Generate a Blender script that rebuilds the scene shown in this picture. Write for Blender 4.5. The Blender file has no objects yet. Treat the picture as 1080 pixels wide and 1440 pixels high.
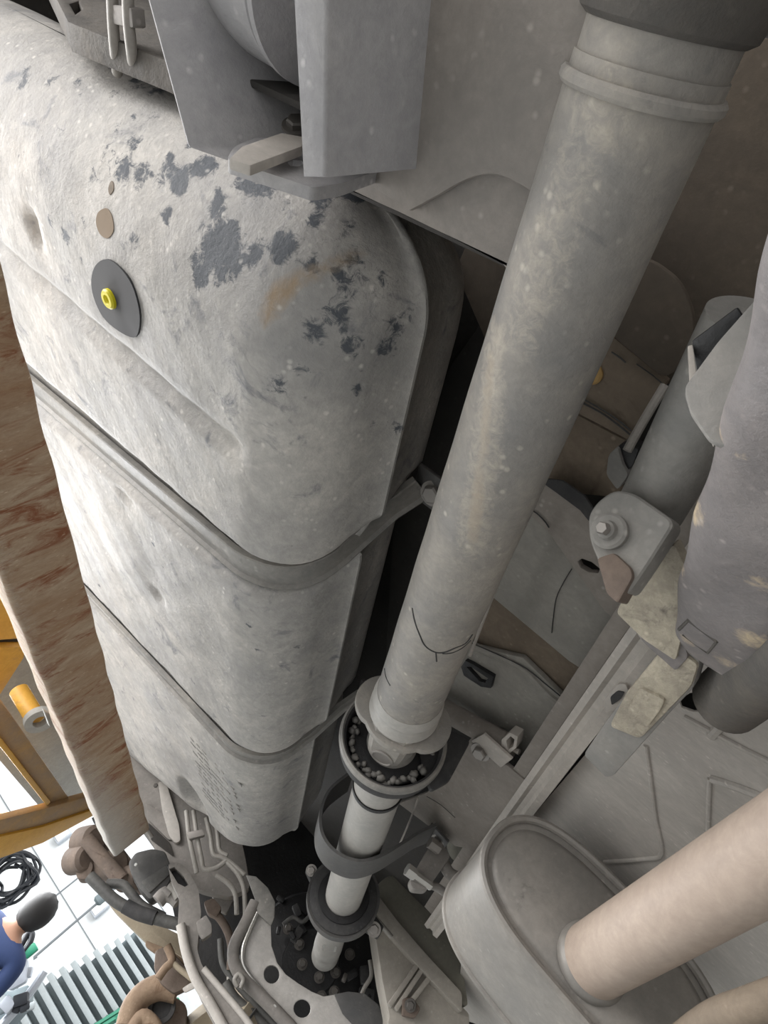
import bpy, bmesh, math, random
from mathutils import Vector, Matrix
from mathutils.bvhtree import BVHTree
random.seed(7)
PI = math.pi
sc = bpy.context.scene
C = sc.collection

# ------------------------------------------------------------------ camera
CZ = 1.65                      # lens height above the workshop floor (car is up on a lift)
F = 880.0                      # focal length in px of the 1080x1440 frame
def _n(v): return Vector(v).normalized()
_v1 = Vector((-210, 900, F))                                   # car's forward axis seen by the lens
_v2 = Vector((-1540, -(210 * 1540 + F * F) / 900, F))          # car's left axis
AY = _n(_v1); AL = _n(_v2); AX = -AL; AZ = AY.cross(AL).normalized()
RW = Matrix((AX, AY, AZ))                                      # lens (right, down, forward) -> car axes
cam_d = bpy.data.cameras.new('camera'); cam = bpy.data.objects.new('camera', cam_d); C.objects.link(cam)
cam_d.sensor_fit = 'VERTICAL'; cam_d.sensor_height = 36.0; cam_d.lens = F / 1440 * 36.0
cam_d.clip_start = 0.01; cam_d.clip_end = 100
_r = RW @ Vector((1, 0, 0)); _u = RW @ Vector((0, -1, 0)); _b = RW @ Vector((0, 0, -1))
cam.matrix_world = Matrix(((_r.x, _u.x, _b.x, 0), (_r.y, _u.y, _b.y, 0), (_r.z, _u.z, _b.z, CZ), (0, 0, 0, 1)))
sc.camera = cam

# ------------------------------------------------------------------ light
w = bpy.data.worlds.new('daylight'); sc.world = w; w.use_nodes = True
w.node_tree.nodes['Background'].inputs[0].default_value = (1.0, 0.985, 0.975, 1)
w.node_tree.nodes['Background'].inputs[1].default_value = 1.15
def area(name, loc, target, size, sizey, power, col=(1, 1, 1)):
    l = bpy.data.lights.new(name, 'AREA'); l.shape = 'RECTANGLE'; l.size = size; l.size_y = sizey
    l.energy = power; l.color = col
    o = bpy.data.objects.new(name, l); C.objects.link(o); o.location = loc
    o.rotation_euler = (Vector(target) - Vector(loc)).to_track_quat('-Z', 'Y').to_euler()
    return o
area('bay_door_daylight', (-4.2, -0.3, 0.85), (-0.3, 0.8, 1.9), 5.5, 1.6, 270, (1.0, 0.98, 0.965))
area('front_wall_fill', (-2.8, 6.6, 4.4), (-2.8, 9.4, 1.6), 4.0, 1.6, 90, (0.92, 0.97, 1.0))  # added lamp without a visible source, brightens the front wall
area('front_left_fill', (-3.6, 4.6, 1.7), (0.0, 1.0, 2.0), 2.6, 2.4, 420, (0.97, 0.985, 1.0))  # added fill from the front left for the dim front parts, no known door
sc.view_settings.view_transform = 'Standard'; sc.view_settings.look = 'None'
sc.view_settings.gamma = 1.0; sc.view_settings.exposure = 0.42
sc.view_settings.use_curve_mapping = False

# ------------------------------------------------------------------ survey helpers (car axes, lens height = 0)
def ray(px, py): return RW @ Vector(((px - 540) / F, (py - 720) / F, 1.0))
def at(px, py, ax, val):
    r = ray(px, py); return r * (val / r['xyz'.index(ax)])
def on(px, py, p0, n):
    r = ray(px, py); return r * (Vector(p0).dot(n) / r.dot(n))
def hit(bvh, px, py, lift=0.0):
    d = ray(px, py).normalized(); h = bvh.ray_cast(Vector((0, 0, 0)), d)
    if h[0] is None: return None
    n = h[1]
    if n.dot(d) > 0: n = -n
    return h[0] + n * lift, n

# ------------------------------------------------------------------ materials
def _ramp(nt, src, a, b, ca=(0, 0, 0, 1), cb=(1, 1, 1, 1)):
    r = nt.nodes.new('ShaderNodeValToRGB'); r.color_ramp.elements[0].position = a; r.color_ramp.elements[1].position = b
    r.color_ramp.elements[0].color = ca; r.color_ramp.elements[1].color = cb
    nt.links.new(src, r.inputs[0]); return r.outputs[0]
def _noise(nt, vec, scale, detail=6, rough=0.6, dist=0.0):
    n = nt.nodes.new('ShaderNodeTexNoise'); n.inputs['Scale'].default_value = scale; n.inputs['Detail'].default_value = detail
    n.inputs['Roughness'].default_value = rough; n.inputs['Distortion'].default_value = dist
    nt.links.new(vec, n.inputs['Vector']); return n.outputs[0]
def _mix(nt, fac, a, b):
    m = nt.nodes.new('ShaderNodeMix'); m.data_type = 'RGBA'
    for s, k in ((fac, 0), (a, 6), (b, 7)):
        if isinstance(s, (int, float)): m.inputs[k].default_value = s
        elif isinstance(s, tuple): m.inputs[k].default_value = s
        else: nt.links.new(s, m.inputs[k])
    return m.outputs[2]
def _math(nt, op, a, b):
    m = nt.nodes.new('ShaderNodeMath'); m.operation = op; m.use_clamp = (op != 'SUBTRACT' or True)
    for s, k in ((a, 0), (b, 1)):
        if isinstance(s, (int, float)): m.inputs[k].default_value = s
        else: nt.links.new(s, m.inputs[k])
    return m.outputs[0]
def lin(r, g, b):
    f = lambda c: (c / 255 / 12.92) if c / 255 <= 0.04045 else ((c / 255 + 0.055) / 1.055) ** 2.4
    return (f(r), f(g), f(b), 1)
MATS = {}
def dusty(name, base, dust, amt=0.5, scale=7.0, rough=0.75, metal=0.0, stain=None, stain_amt=0.0, stain_scale=16.0,
          speck=0.25, speck_col=None, bump=0.25, stretch=(1, 1, 1), m1=None, m2=None, fine=90.0, soft=(0.46, 0.53), mott=0.32):
    """weathered surface: base colour, settled dust, stains, chips; m1/m2 = colours driven by mesh attributes of the same name"""
    m = bpy.data.materials.new(name); m.use_nodes = True; nt = m.node_tree
    bs = nt.nodes['Principled BSDF']; tc = nt.nodes.new('ShaderNodeTexCoord')
    mp = nt.nodes.new('ShaderNodeMapping'); mp.inputs['Scale'].default_value = stretch
    nt.links.new(tc.outputs['Object'], mp.inputs[0]); v = mp.outputs[0]
    n1 = _noise(nt, v, scale, 8, 0.62, 0.4); n2 = _noise(nt, v, fine, 6, 0.7); n3 = _noise(nt, v, stain_scale, 9, 0.68, 0.8)
    half = 0.22
    col = _mix(nt, _ramp(nt, n1, max(0, 0.5 - half + (0.5 - amt) * 0.4), min(1, 0.5 + half + (0.5 - amt) * 0.4)), base, dust)
    f = _ramp(nt, n2, 0.25, 0.75)
    dk = tuple(c * 0.72 for c in base[:3]) + (1,)
    col = _mix(nt, _math(nt, 'MULTIPLY', _math(nt, 'SUBTRACT', 1.0, f), 0.42), col, dk)
    n4 = _noise(nt, v, scale * 4.5, 7, 0.7, 1.2)
    if mott > 0:
        col = _mix(nt, _math(nt, 'MULTIPLY', _ramp(nt, n4, 0.38, 0.62), mott), col, dk)
    if stain is not None and stain_amt > 0:
        t = 0.5 + (0.5 - stain_amt) * 0.5
        col = _mix(nt, _ramp(nt, n3, t, t + 0.12), col, stain)
    for key, c in (('m1', m1), ('m2', m2)):
        if c is None: continue
        a = nt.nodes.new('ShaderNodeAttribute'); a.attribute_name = key
        nn = _noise(nt, v, 85 if key == 'm1' else 18, 8, 0.75, 0.9)
        s = nt.nodes.new('ShaderNodeMath'); s.operation = 'ADD'
        nt.links.new(a.outputs['Fac'], s.inputs[0]); nt.links.new(nn, s.inputs[1])
        col = _mix(nt, _ramp(nt, _math(nt, 'MULTIPLY', s.outputs[0], 0.5), soft[0], soft[1] if key == 'm1' else max(0.7, soft[1])), col, c)
    if speck > 0:
        vo = nt.nodes.new('ShaderNodeTexVoronoi'); vo.inputs['Scale'].default_value = 70; nt.links.new(v, vo.inputs['Vector'])
        sp = _math(nt, 'MULTIPLY', _ramp(nt, vo.outputs['Distance'], 0.10, 0.26, (1, 1, 1, 1), (0, 0, 0, 1)), _ramp(nt, _noise(nt, v, 24, 3), 0.5, 0.62))
        sc_ = speck_col or tuple(min(1, c * 1.35 + 0.05) for c in dust[:3]) + (1,)
        col = _mix(nt, _math(nt, 'MULTIPLY', sp, speck), col, sc_)
    nt.links.new(col, bs.inputs['Base Color'])
    nt.links.new(_ramp(nt, n1, 0.2, 0.8, (rough * 0.82,) * 3 + (1,), (min(1, rough * 1.18),) * 3 + (1,)), bs.inputs['Roughness'])
    bs.inputs['Metallic'].default_value = metal
    if bump > 0:
        b1 = nt.nodes.new('ShaderNodeBump'); b1.inputs['Strength'].default_value = bump; b1.inputs['Distance'].default_value = 0.004
        hsum = nt.nodes.new('ShaderNodeMath'); hsum.operation = 'ADD'
        nt.links.new(n2, hsum.inputs[0]); nt.links.new(n3, hsum.inputs[1])
        nt.links.new(hsum.outputs[0], b1.inputs['Height']); nt.links.new(b1.outputs[0], bs.inputs['Normal'])
    MATS[name] = m; return m
def plain(name, col, rough=0.5, metal=0.0, emit=0.0):
    m = bpy.data.materials.new(name); m.use_nodes = True; bs = m.node_tree.nodes['Principled BSDF']; nt = m.node_tree
    tc = nt.nodes.new('ShaderNodeTexCoord'); n = _noise(nt, tc.outputs['Object'], 30, 5)
    c2 = tuple(c * 0.78 for c in col[:3]) + (1,)
    nt.links.new(_mix(nt, n, c2, col), bs.inputs['Base Color'])
    bs.inputs['Roughness'].default_value = rough; bs.inputs['Metallic'].default_value = metal
    if emit: bs.inputs['Emission Color'].default_value = col; bs.inputs['Emission Strength'].default_value = emit
    MATS[name] = m; return m

dusty('tank', lin(138, 137, 136), lin(200, 195, 188), 0.62, 6, 0.7, stain=lin(112, 113, 116), stain_amt=0.34, speck=0.4, bump=0.45,
      m1=lin(74, 78, 84), m2=lin(150, 132, 110), stretch=(1, 1, 1))
dusty('shaft', lin(128, 127, 126), lin(178, 170, 158), 0.5, 7, 0.6, stain=lin(100, 100, 102), stain_amt=0.25, speck=0.45, bump=0.3, m1=lin(205, 194, 176), m2=lin(172, 158, 140), soft=(0.4, 0.72))
dusty('shaft_front', lin(164, 162, 158), lin(192, 187, 180), 0.5, 9, 0.5, speck=0.1, bump=0.1)
dusty('dark_collar', lin(74, 72, 70), lin(110, 103, 94), 0.4, 9, 0.75, speck=0.2, bump=0.5)
dusty('bracket', lin(156, 155, 158), lin(190, 187, 186), 0.5, 8, 0.65, stain=lin(112, 112, 114), stain_amt=0.15, speck=0.55, bump=0.3)
dusty('crossmember', lin(126, 121, 116), lin(160, 152, 144), 0.45, 6, 0.75, stain=lin(128, 94, 68), stain_amt=0.1, stain_scale=5, speck=0.35, bump=0.25)
dusty('pan', lin(136, 129, 122), lin(168, 160, 152), 0.5, 6, 0.75, stain=lin(98, 82, 66), stain_amt=0.2, stain_scale=7, speck=0.5, bump=0.25)
dusty('pan_brown', lin(104, 92, 78), lin(140, 126, 110), 0.45, 7, 0.8, stain=lin(70, 58, 46), stain_amt=0.25, stain_scale=6, speck=0.4, bump=0.3)
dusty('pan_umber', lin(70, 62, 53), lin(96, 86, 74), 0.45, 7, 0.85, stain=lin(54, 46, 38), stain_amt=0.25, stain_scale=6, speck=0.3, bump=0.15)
dusty('pan_green', lin(138, 135, 129), lin(168, 163, 155), 0.5, 6, 0.7, stain=lin(136, 112, 84), stain_amt=0.16, stain_scale=5, speck=0.5, bump=0.2)
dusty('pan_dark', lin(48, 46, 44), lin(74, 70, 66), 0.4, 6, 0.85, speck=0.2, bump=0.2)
dusty('shield', lin(172, 167, 161), lin(200, 194, 187), 0.5, 5, 0.6, stain=lin(146, 138, 132), stain_amt=0.2, stain_scale=9, speck=0.4, bump=0.15, stretch=(1, 3, 1))
dusty('rail', lin(170, 164, 157), lin(200, 192, 183), 0.5, 8, 0.6, speck=0.3, bump=0.15)
dusty('strap', lin(108, 107, 105), lin(168, 163, 155), 0.5, 9, 0.55, stain=lin(70, 68, 66), stain_amt=0.2, speck=0.3, bump=0.2)
dusty('strap_dark', lin(70, 70, 71), lin(110, 107, 103), 0.4, 9, 0.5, speck=0.2, bump=0.15)
dusty('arm', lin(112, 108, 108), lin(146, 138, 133), 0.4, 8, 0.65, stain=lin(190, 174, 146), stain_amt=0.2, stain_scale=8, speck=0.5, bump=0.35, mott=0.45, soft=(0.42, 0.62), m1=lin(188, 170, 142))
dusty('arm_mud', lin(140, 132, 120), lin(218, 208, 186), 0.58, 12, 0.9, stain=lin(112, 106, 98), stain_amt=0.3, speck=0.4, bump=1.0)
dusty('arm_grey', lin(126, 125, 122), lin(158, 153, 146), 0.45, 8, 0.7, speck=0.4, bump=0.3)
dusty('muffler', lin(130, 127, 123), lin(160, 154, 146), 0.45, 7, 0.5, metal=0.25, stain=lin(92, 88, 84), stain_amt=0.22, speck=0.25, bump=0.12)
dusty('pipe', lin(164, 147, 134), lin(188, 172, 158), 0.5, 6, 0.6, stain=lin(160, 140, 126), stain_amt=0.12, speck=0.1, bump=0.1)
dusty('rust', lin(158, 122, 88), lin(202, 184, 160), 0.5, 7, 0.75, stain=lin(134, 82, 50), stain_amt=0.46, stain_scale=9, speck=0.5, bump=0.7, stretch=(1, 3.2, 1), m1=lin(196, 192, 186), m2=lin(128, 92, 66), soft=(0.36, 0.72))
dusty('yellow', lin(205, 150, 48), lin(222, 172, 74), 0.5, 6, 0.55, stain=lin(140, 110, 84), stain_amt=0.3, stain_scale=6, speck=0.1, bump=0.15)
dusty('yellow_dirty', lin(150, 124, 96), lin(196, 148, 70), 0.35, 8, 0.65, stain=lin(120, 96, 78), stain_amt=0.3, stain_scale=8, speck=0.2, bump=0.25)
dusty('grey_plate', lin(150, 148, 142), lin(180, 177, 170), 0.5, 5, 0.8, speck=0.1, bump=0.1)
dusty('alloy', lin(176, 172, 168), lin(214, 210, 204), 0.5, 9, 0.35, metal=0.15, stain=lin(120, 110, 96), stain_amt=0.2, speck=0.3, bump=0.2)
dusty('cast', lin(150, 144, 136), lin(176, 170, 160), 0.5, 8, 0.65, metal=0.1, speck=0.2, bump=0.2)
dusty('cast_green', lin(110, 108, 98), lin(134, 130, 118), 0.5, 8, 0.7, speck=0.2, bump=0.15)
dusty('rubber', lin(44, 44, 46), lin(88, 86, 84), 0.35, 16, 0.75, speck=0.2, bump=0.3)
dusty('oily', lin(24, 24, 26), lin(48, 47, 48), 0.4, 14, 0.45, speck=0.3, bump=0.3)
dusty('frame', lin(120, 116, 112), lin(158, 152, 146), 0.5, 9, 0.7, speck=0.3, bump=0.2)
dusty('caliper', lin(98, 86, 78), lin(132, 116, 104), 0.5, 14, 0.8, stain=lin(74, 58, 48), stain_amt=0.3, speck=0.2, bump=0.4)
dusty('rusty_brown', lin(122, 100, 82), lin(158, 138, 116), 0.5, 14, 0.85, stain=lin(94, 70, 52), stain_amt=0.35, speck=0.2, bump=0.4)
dusty('line', lin(140, 136, 130), lin(176, 171, 164), 0.5, 20, 0.5, speck=0.1, bump=0.1)
dusty('hose', lin(60, 60, 60), lin(112, 110, 106), 0.5, 16, 0.6, speck=0.1, bump=0.1)
dusty('tyre', lin(150, 138, 118), lin(178, 166, 146), 0.5, 12, 0.9, speck=0.1, bump=0.2)
plain('paint_grey', lin(120, 120, 118), 0.8)
dusty('white_wall', lin(232, 236, 238), lin(240, 243, 244), 0.5, 1.2, 0.85, speck=0.0, bump=0.0, fine=3)
dusty('epoxy', lin(172, 174, 174), lin(188, 190, 188), 0.5, 1.5, 0.5, speck=0.0, bump=0.0, fine=6)
plain('yellow_plug', lin(226, 214, 40), 0.4); plain('plug_hole', lin(170, 158, 20), 0.5)
plain('patch', lin(62, 62, 64), 0.8); plain('black', lin(14, 14, 15), 0.8)
plain('dried_mud', lin(138, 122, 104), 0.9); plain('grommet', lin(172, 140, 88), 0.8); plain('bolt', lin(150, 145, 140), 0.45, 0.4); plain('bolt_dark', lin(92, 88, 84), 0.5, 0.3)
plain('sticker', lin(240, 240, 236), 0.4); plain('chrome', lin(205, 203, 198), 0.25, 0.7)
plain('skin', lin(150, 112, 90), 0.6); plain('hair', lin(22, 20, 20), 0.7); plain('navy', lin(34, 52, 92), 0.85); plain('trousers', lin(36, 40, 54), 0.85)
plain('bin_grey', lin(176, 184, 186), 0.6); plain('bin_dark', lin(118, 130, 134), 0.7)
plain('green_rail', lin(30, 128, 98), 0.5); plain('wire_black', lin(30, 34, 40), 0.5); plain('machine_grey', lin(190, 196, 204), 0.45, 0.2); plain('machine_blue', lin(60, 92, 140), 0.5)
plain('cord', lin(132, 138, 142), 0.6)

# ------------------------------------------------------------------ mesh helpers (vertices in car axes)
def new_obj(name, bm, mat, parent=None, sharp=35, recalc=True):
    if recalc: bmesh.ops.recalc_face_normals(bm, faces=bm.faces[:])
    me = bpy.data.meshes.new(name); bm.to_mesh(me); bm.free()
    for p in me.polygons: p.use_smooth = True
    me.set_sharp_from_angle(angle=math.radians(sharp))
    me.materials.append(MATS[mat])
    o = bpy.data.objects.new(name, me); C.objects.link(o)
    if parent is not None: o.parent = parent
    return o
def thing(name, label, cat, group=None):
    o = bpy.data.objects.new(name, None); C.objects.link(o); o.empty_display_size = 0.05
    o['label'] = label; o['category'] = cat
    if group: o['group'] = group
    return o
def tag(o, label, cat, group=None):
    o['label'] = label; o['category'] = cat
    if group: o['group'] = group
    return o
def bev(bm, off, seg=2, ang=30):
    if off <= 0: return bm
    es = [e for e in bm.edges if len(e.link_faces) == 2 and e.calc_face_angle(0) > math.radians(ang)]
    if es: bmesh.ops.bevel(bm, geom=es, offset=off, segments=seg, affect='EDGES', profile=0.6, clamp_overlap=True)
    return bm
def loft(rings, cap=True, closed=True):
    bm = bmesh.new(); vs = [[bm.verts.new(p) for p in r] for r in rings]; n = len(rings[0])
    for a, b in zip(vs[:-1], vs[1:]):
        for i in range(n if closed else n - 1):
            j = (i + 1) % n
            try: bm.faces.new((a[i], a[j], b[j], b[i]))
            except ValueError: pass
    if cap and closed:
        for r in (vs[0], vs[-1]):
            try: bm.faces.new(r)
            except ValueError: pass
    return bm
def frame_for(d):
    d = Vector(d).normalized(); a = Vector((0, 0, 1)) if abs(d.z) < 0.9 else Vector((1, 0, 0))
    u = d.cross(a).normalized(); return d, u, d.cross(u).normalized()
def lathe(p0, d, prof, seg=40, cap=True):
    d, u, v = frame_for(d); p0 = Vector(p0)
    rings = [[p0 + d * t + (u * math.cos(2 * PI * i / seg) + v * math.sin(2 * PI * i / seg)) * max(r, 1e-5) for i in range(seg)] for t, r in prof]
    return loft(rings, cap)
def ringlathe(p0, d, prof, seg=56):
    """closed profile revolved: a ring with a hole"""
    d, u, v = frame_for(d); p0 = Vector(p0); rings = []
    for i in range(seg + 1):
        a = 2 * PI * i / seg; e = u * math.cos(a) + v * math.sin(a)
        rings.append([p0 + d * t + e * r for t, r in prof])
    bm = loft(rings, cap=False); bmesh.ops.remove_doubles(bm, verts=bm.verts[:], dist=1e-6); return bm
def catmull(pts, k=6, closed=False):
    pts = [Vector(p) for p in pts]; n = len(pts); out = []
    rng = range(n if closed else n - 1)
    for i in rng:
        if closed: p0, p1, p2, p3 = pts[i - 1], pts[i], pts[(i + 1) % n], pts[(i + 2) % n]
        else: p0, p1, p2, p3 = pts[max(i - 1, 0)], pts[i], pts[i + 1], pts[min(i + 2, n - 1)]
        for s in range(k):
            t = s / k; out.append(0.5 * ((2 * p1) + (p2 - p0) * t + (2 * p0 - 5 * p1 + 4 * p2 - p3) * t * t + (3 * p1 - p0 - 3 * p2 + p3) * t ** 3))
    if not closed: out.append(pts[-1])
    return out
def tube(pts, r, seg=10, k=6, cap=True):
    P = catmull(pts, k) if k > 1 else [Vector(p) for p in pts]
    n = len(P); rs = r if isinstance(r, (list, tuple)) else None
    t0 = (P[1] - P[0]).normalized(); _, u, v = frame_for(t0); rings = []
    for i, p in enumerate(P):
        t = (P[min(i + 1, n - 1)] - P[max(i - 1, 0)]).normalized()
        u = (u - t * u.dot(t)).normalized(); v = t.cross(u)
        if rs:
            f = i / (n - 1) * (len(rs) - 1); a = int(min(f, len(rs) - 2)); rr = rs[a] + (rs[a + 1] - rs[a]) * (f - a)
        else: rr = r
        rings.append([p + (u * math.cos(2 * PI * j / seg) + v * math.sin(2 * PI * j / seg)) * rr for j in range(seg)])
    return loft(rings, cap)
def sweep(P, prof, up):
    """profile [(side, height)] carried along P; up: vector or list of vectors"""
    P = [Vector(p) for p in P]; n = len(P); rings = []
    for i, p in enumerate(P):
        t = (P[min(i + 1, n - 1)] - P[max(i - 1, 0)]).normalized(); h = Vector(up[i] if isinstance(up, list) else up)
        h = (h - t * h.dot(t)).normalized(); s = t.cross(h)
        rings.append([p + s * a + h * b for a, b in prof])
    return loft(rings, True)
def plate(outer, vec, holes=(), bevel=0.0015, seg=2):
    """flat outline (3D points) with holes, thickened by vec"""
    bm = bmesh.new(); loops = [outer] + list(holes); es = []
    for L in loops:
        vs = [bm.verts.new(p) for p in L]
        es += [bm.edges.new((vs[i], vs[(i + 1) % len(vs)])) for i in range(len(vs))]
    if holes:
        r = bmesh.ops.triangle_fill(bm, use_beauty=True, use_dissolve=False, edges=es); 
    else: bm.faces.new(bm.verts[:])
    ex = bmesh.ops.extrude_face_region(bm, geom=bm.faces[:])
    vs = [g for g in ex['geom'] if isinstance(g, bmesh.types.BMVert)]
    bmesh.ops.translate(bm, verts=vs, vec=Vector(vec))
    bmesh.ops.recalc_face_normals(bm, faces=bm.faces[:])
    bev(bm, bevel, seg, 50); return bm
def box(c, s, rot=None, bevel=0.002, seg=2):
    bm = bmesh.new(); bmesh.ops.create_cube(bm, size=1.0)
    for v in bm.verts: v.co = Vector((v.co.x * s[0], v.co.y * s[1], v.co.z * s[2]))
    bev(bm, bevel, seg)
    M = Matrix.Translation(Vector(c)) @ (rot.to_4x4() if rot is not None else Matrix.Identity(4))
    bm.transform(M); return bm
def beam_between(a, b, wdt, hgt, up=(0, 0, 1), bevel=0.003):
    a = Vector(a); b = Vector(b)
    bm = sweep([a, b], [(-wdt / 2, -hgt / 2), (wdt / 2, -hgt / 2), (wdt / 2, hgt / 2), (-wdt / 2, hgt / 2)], up)
    bmesh.ops.recalc_face_normals(bm, faces=bm.faces[:]); bev(bm, bevel); return bm
def merge(*bms):
    out = bmesh.new()
    for b in bms:
        me = bpy.data.meshes.new('tmp'); b.to_mesh(me); b.free(); out.from_mesh(me); bpy.data.meshes.remove(me)
    return out
def px_poly(pts, ax, val, smooth=0):
    L = [at(x, y, ax, val) for x, y in pts]
    return catmull(L, smooth, True) if smooth else L
def px_on(pts, p0, n, smooth=0):
    L = [on(x, y, p0, n) for x, y in pts]
    return catmull(L, smooth, True) if smooth else L
def rpoly(pts, r, k=4):
    """rounded corners for a 2D polygon"""
    out = []; n = len(pts)
    for i in range(n):
        p = Vector(pts[i]); a = Vector(pts[i - 1]) - p; b = Vector(pts[(i + 1) % n]) - p
        ra = min(r, a.length * 0.45, b.length * 0.45); s = p + a.normalized() * ra; e = p + b.normalized() * ra
        for j in range(k + 1):
            t = j / k; q = s * (1 - t) ** 2 + p * 2 * t * (1 - t) + e * t * t; out.append((q.x, q.y))
    return out
def circ(c, d, r, n=20, ry=None):
    d, u, v = frame_for(d); c = Vector(c); ry = ry or r
    return [c + u * math.cos(2 * PI * i / n) * r + v * math.sin(2 * PI * i / n) * ry for i in range(n)]
def bolt(parent, c, d, r, h=None, washer=True, mat='bolt'):
    """hexagon head on a washer; d points out of the surface"""
    c = Vector(c); d = Vector(d).normalized(); h = h or r * 0.8
    o = new_obj('bolt', lathe(c, d, [(0, r), (h * 0.8, r), (h, r * 0.82)], 6), mat, parent)
    if washer: new_obj('washer', ringlathe(c - d * 0.0005, d, [(0, r * 0.6), (0, r * 1.45), (r * 0.22, r * 1.4), (r * 0.22, r * 0.6)], 24), mat, o)
    return o
def set_attr(o, key, fn):
    me = o.data; a = me.attributes.new(key, 'FLOAT', 'POINT')
    a.data.foreach_set('value', [fn(v.co) for v in me.vertices])
def sstep(a, b, x):
    t = max(0, min(1, (x - a) / (b - a))); return t * t * (3 - 2 * t)
# ================================================================== SETTING
def struct(name, bm, mat):
    o = new_obj(name, bm, mat); o['kind'] = 'structure'; return o
FZ = -CZ
struct('floor', box((-1.5, 3.5, FZ - 0.05), (18, 14, 0.1), bevel=0), 'epoxy')
WY = 9.6
struct('light_block_right', box((2.0, 2.5, FZ + 2.4), (0.2, 14, 4.8), bevel=0), 'paint_grey')  # unseen wall, put in to block light from the right
struct('wall_front', box((-3.0, WY + 0.1, FZ + 2.4), (13, 0.2, 4.8), bevel=0), 'white_wall')

# ================================================================== CAR UNDERBODY
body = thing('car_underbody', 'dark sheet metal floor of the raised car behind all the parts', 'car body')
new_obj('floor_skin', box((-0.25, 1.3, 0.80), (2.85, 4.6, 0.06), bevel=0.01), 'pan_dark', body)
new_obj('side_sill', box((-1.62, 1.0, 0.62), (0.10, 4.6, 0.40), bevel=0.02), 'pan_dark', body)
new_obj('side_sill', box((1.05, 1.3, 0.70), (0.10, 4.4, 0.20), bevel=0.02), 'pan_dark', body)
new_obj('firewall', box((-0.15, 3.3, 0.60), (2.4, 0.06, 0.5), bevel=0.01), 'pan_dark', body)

# ================================================================== FUEL TANK
ZB, ZS, ZT, XR, XL = 0.350, 0.500, 0.66, -0.345, -1.42
Y0, YE = 0.205, 1.93
S1, S2 = 0.700, 1.292
def skew(y):
    if y < 0.5: return 0.0
    if y < 0.7: return 0.11 * (y - 0.5) / 0.2
    if y < 1.3: return 0.11 + 0.025 * (y - 0.7) / 0.6
    return 0.135 + 0.62 * ((y - 1.3) / 0.56) ** 2
def groove(y):
    g = 0.024 * (sstep(S1 - 0.062, S1 - 0.024, y) * (1 - sstep(S1 + 0.02, S1 + 0.045, y)))
    g += 0.012 * (sstep(S2 - 0.055, S2 - 0.02, y) * (1 - sstep(S2 + 0.02, S2 + 0.05, y)))
    return g
def tank_ring(y):
    u = max(0.0, min(1.0, (y - Y0) / 0.17)); e = max(0.0, min(1.0, (YE - y) / 0.10))
    c = math.sqrt(max(0, 1 - (1 - u) ** 2)); ce = math.sqrt(max(0, 1 - (1 - e) ** 2))
    cc = min(c, ce); g = groove(y)
    zb = ZS - (ZS - ZB) * cc + g; zt = ZS + (ZT - ZS) * cc
    u2 = max(0.0, min(1.0, (y - Y0) / 0.11)); c2 = math.sqrt(max(0, 1 - (1 - u2) ** 2))
    cx = min(c2, ce ** 0.5 if e < 1 else 1)
    narrow = 0.02 * sstep(S1 - 0.03, S1 + 0.03, y) + 0.02 * sstep(S2 - 0.03, S2 + 0.03, y)
    xr = XR - 0.12 * (1 - cx) - g * 0.8 - narrow; rb = min(0.105, (ZS - zb) * 0.8 + 0.004)
    xb = xr - 0.012
    P = []
    NX = 76
    for i in range(NX): P.append((XL + 0.06 + (xb - rb - XL - 0.06) * i / NX, zb))
    for i in range(13):
        a = -PI / 2 + PI / 2 * i / 12; P.append((xb - rb + rb * math.cos(a), zb + rb + rb * math.sin(a)))
    P += [(xr - 0.006, ZS - (ZS - zb - rb) * 0.5), (xr - 0.001, ZS - 0.006), (xr + 0.003, ZS - 0.003), (xr + 0.003, ZS + 0.001), (xr - 0.002, ZS + 0.004)]
    rt = (zt - ZS) * 0.55 + 0.002
    for i in range(7):
        a = PI / 2 * i / 6; P.append((xr - 0.018 - rt + rt * math.cos(a), zt - rt + rt * math.sin(a)))
    for i in range(1, 8): P.append((xr - 0.03 - rt + (XL + 0.08 - xr + 0.03 + rt) * i / 8, zt))
    P += [(XL + 0.02, zt - rt * 0.3), (XL, ZS), (XL + 0.012, zb + rb * 0.5)]
    return P
def slant(x, y, z):
    k = sstep(-0.45, -0.34, x) * sstep(0.36, 0.6, z)
    return 0.11 * k * (math.exp(-((y - S1) / .16) ** 2) + math.exp(-((y - S2) / .16) ** 2)) if y > 0.4 else 0.0
def pt(px, py, z=ZB): return at(px, py, 'z', z)
DENTS = []      # (x, y, rx, ry, depth, sharp)
q = pt(272, 1128); DENTS.append((q.x, q.y, 0.065, 0.10, 0.035))
q = pt(45, 310); DENTS.append((q.x - 0.0, q.y + 0.01, 0.018, 0.028, 0.012))
q = pt(170, 760); DENTS.append((q.x, q.y, 0.10, 0.11, -0.006))
q = pt(222, 838); DENTS.append((q.x, q.y, 0.024, 0.020, 0.005))
q = pt(175, 700); DENTS.append((q.x, q.y, 0.03, 0.014, 0.006))
def tank_dz(x, y):
    d = 0.0
    for (cx, cy, rx, ry, dep) in DENTS:
        r2 = ((x - cx) / rx) ** 2 + ((y - cy) / ry) ** 2
        if r2 < 1.6: d += dep * (1 - sstep(0.45, 1.25, math.sqrt(r2)))
    t = abs(y - 0.482) / 0.022                                   # transverse swage in the rear section
    if t < 1 and x < -0.44: d += 0.011 * (1 - t * t) ** 2 * (1 - sstep(-0.475, -0.445, x)) 
    d += 0.0010 * math.sin(x * 31 + 1.3 * y) * math.sin(y * 23 + 0.7) + 0.0007 * math.sin(x * 83) * math.sin(y * 71 + 2)
    return d
ys = []
NR = 26
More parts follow.
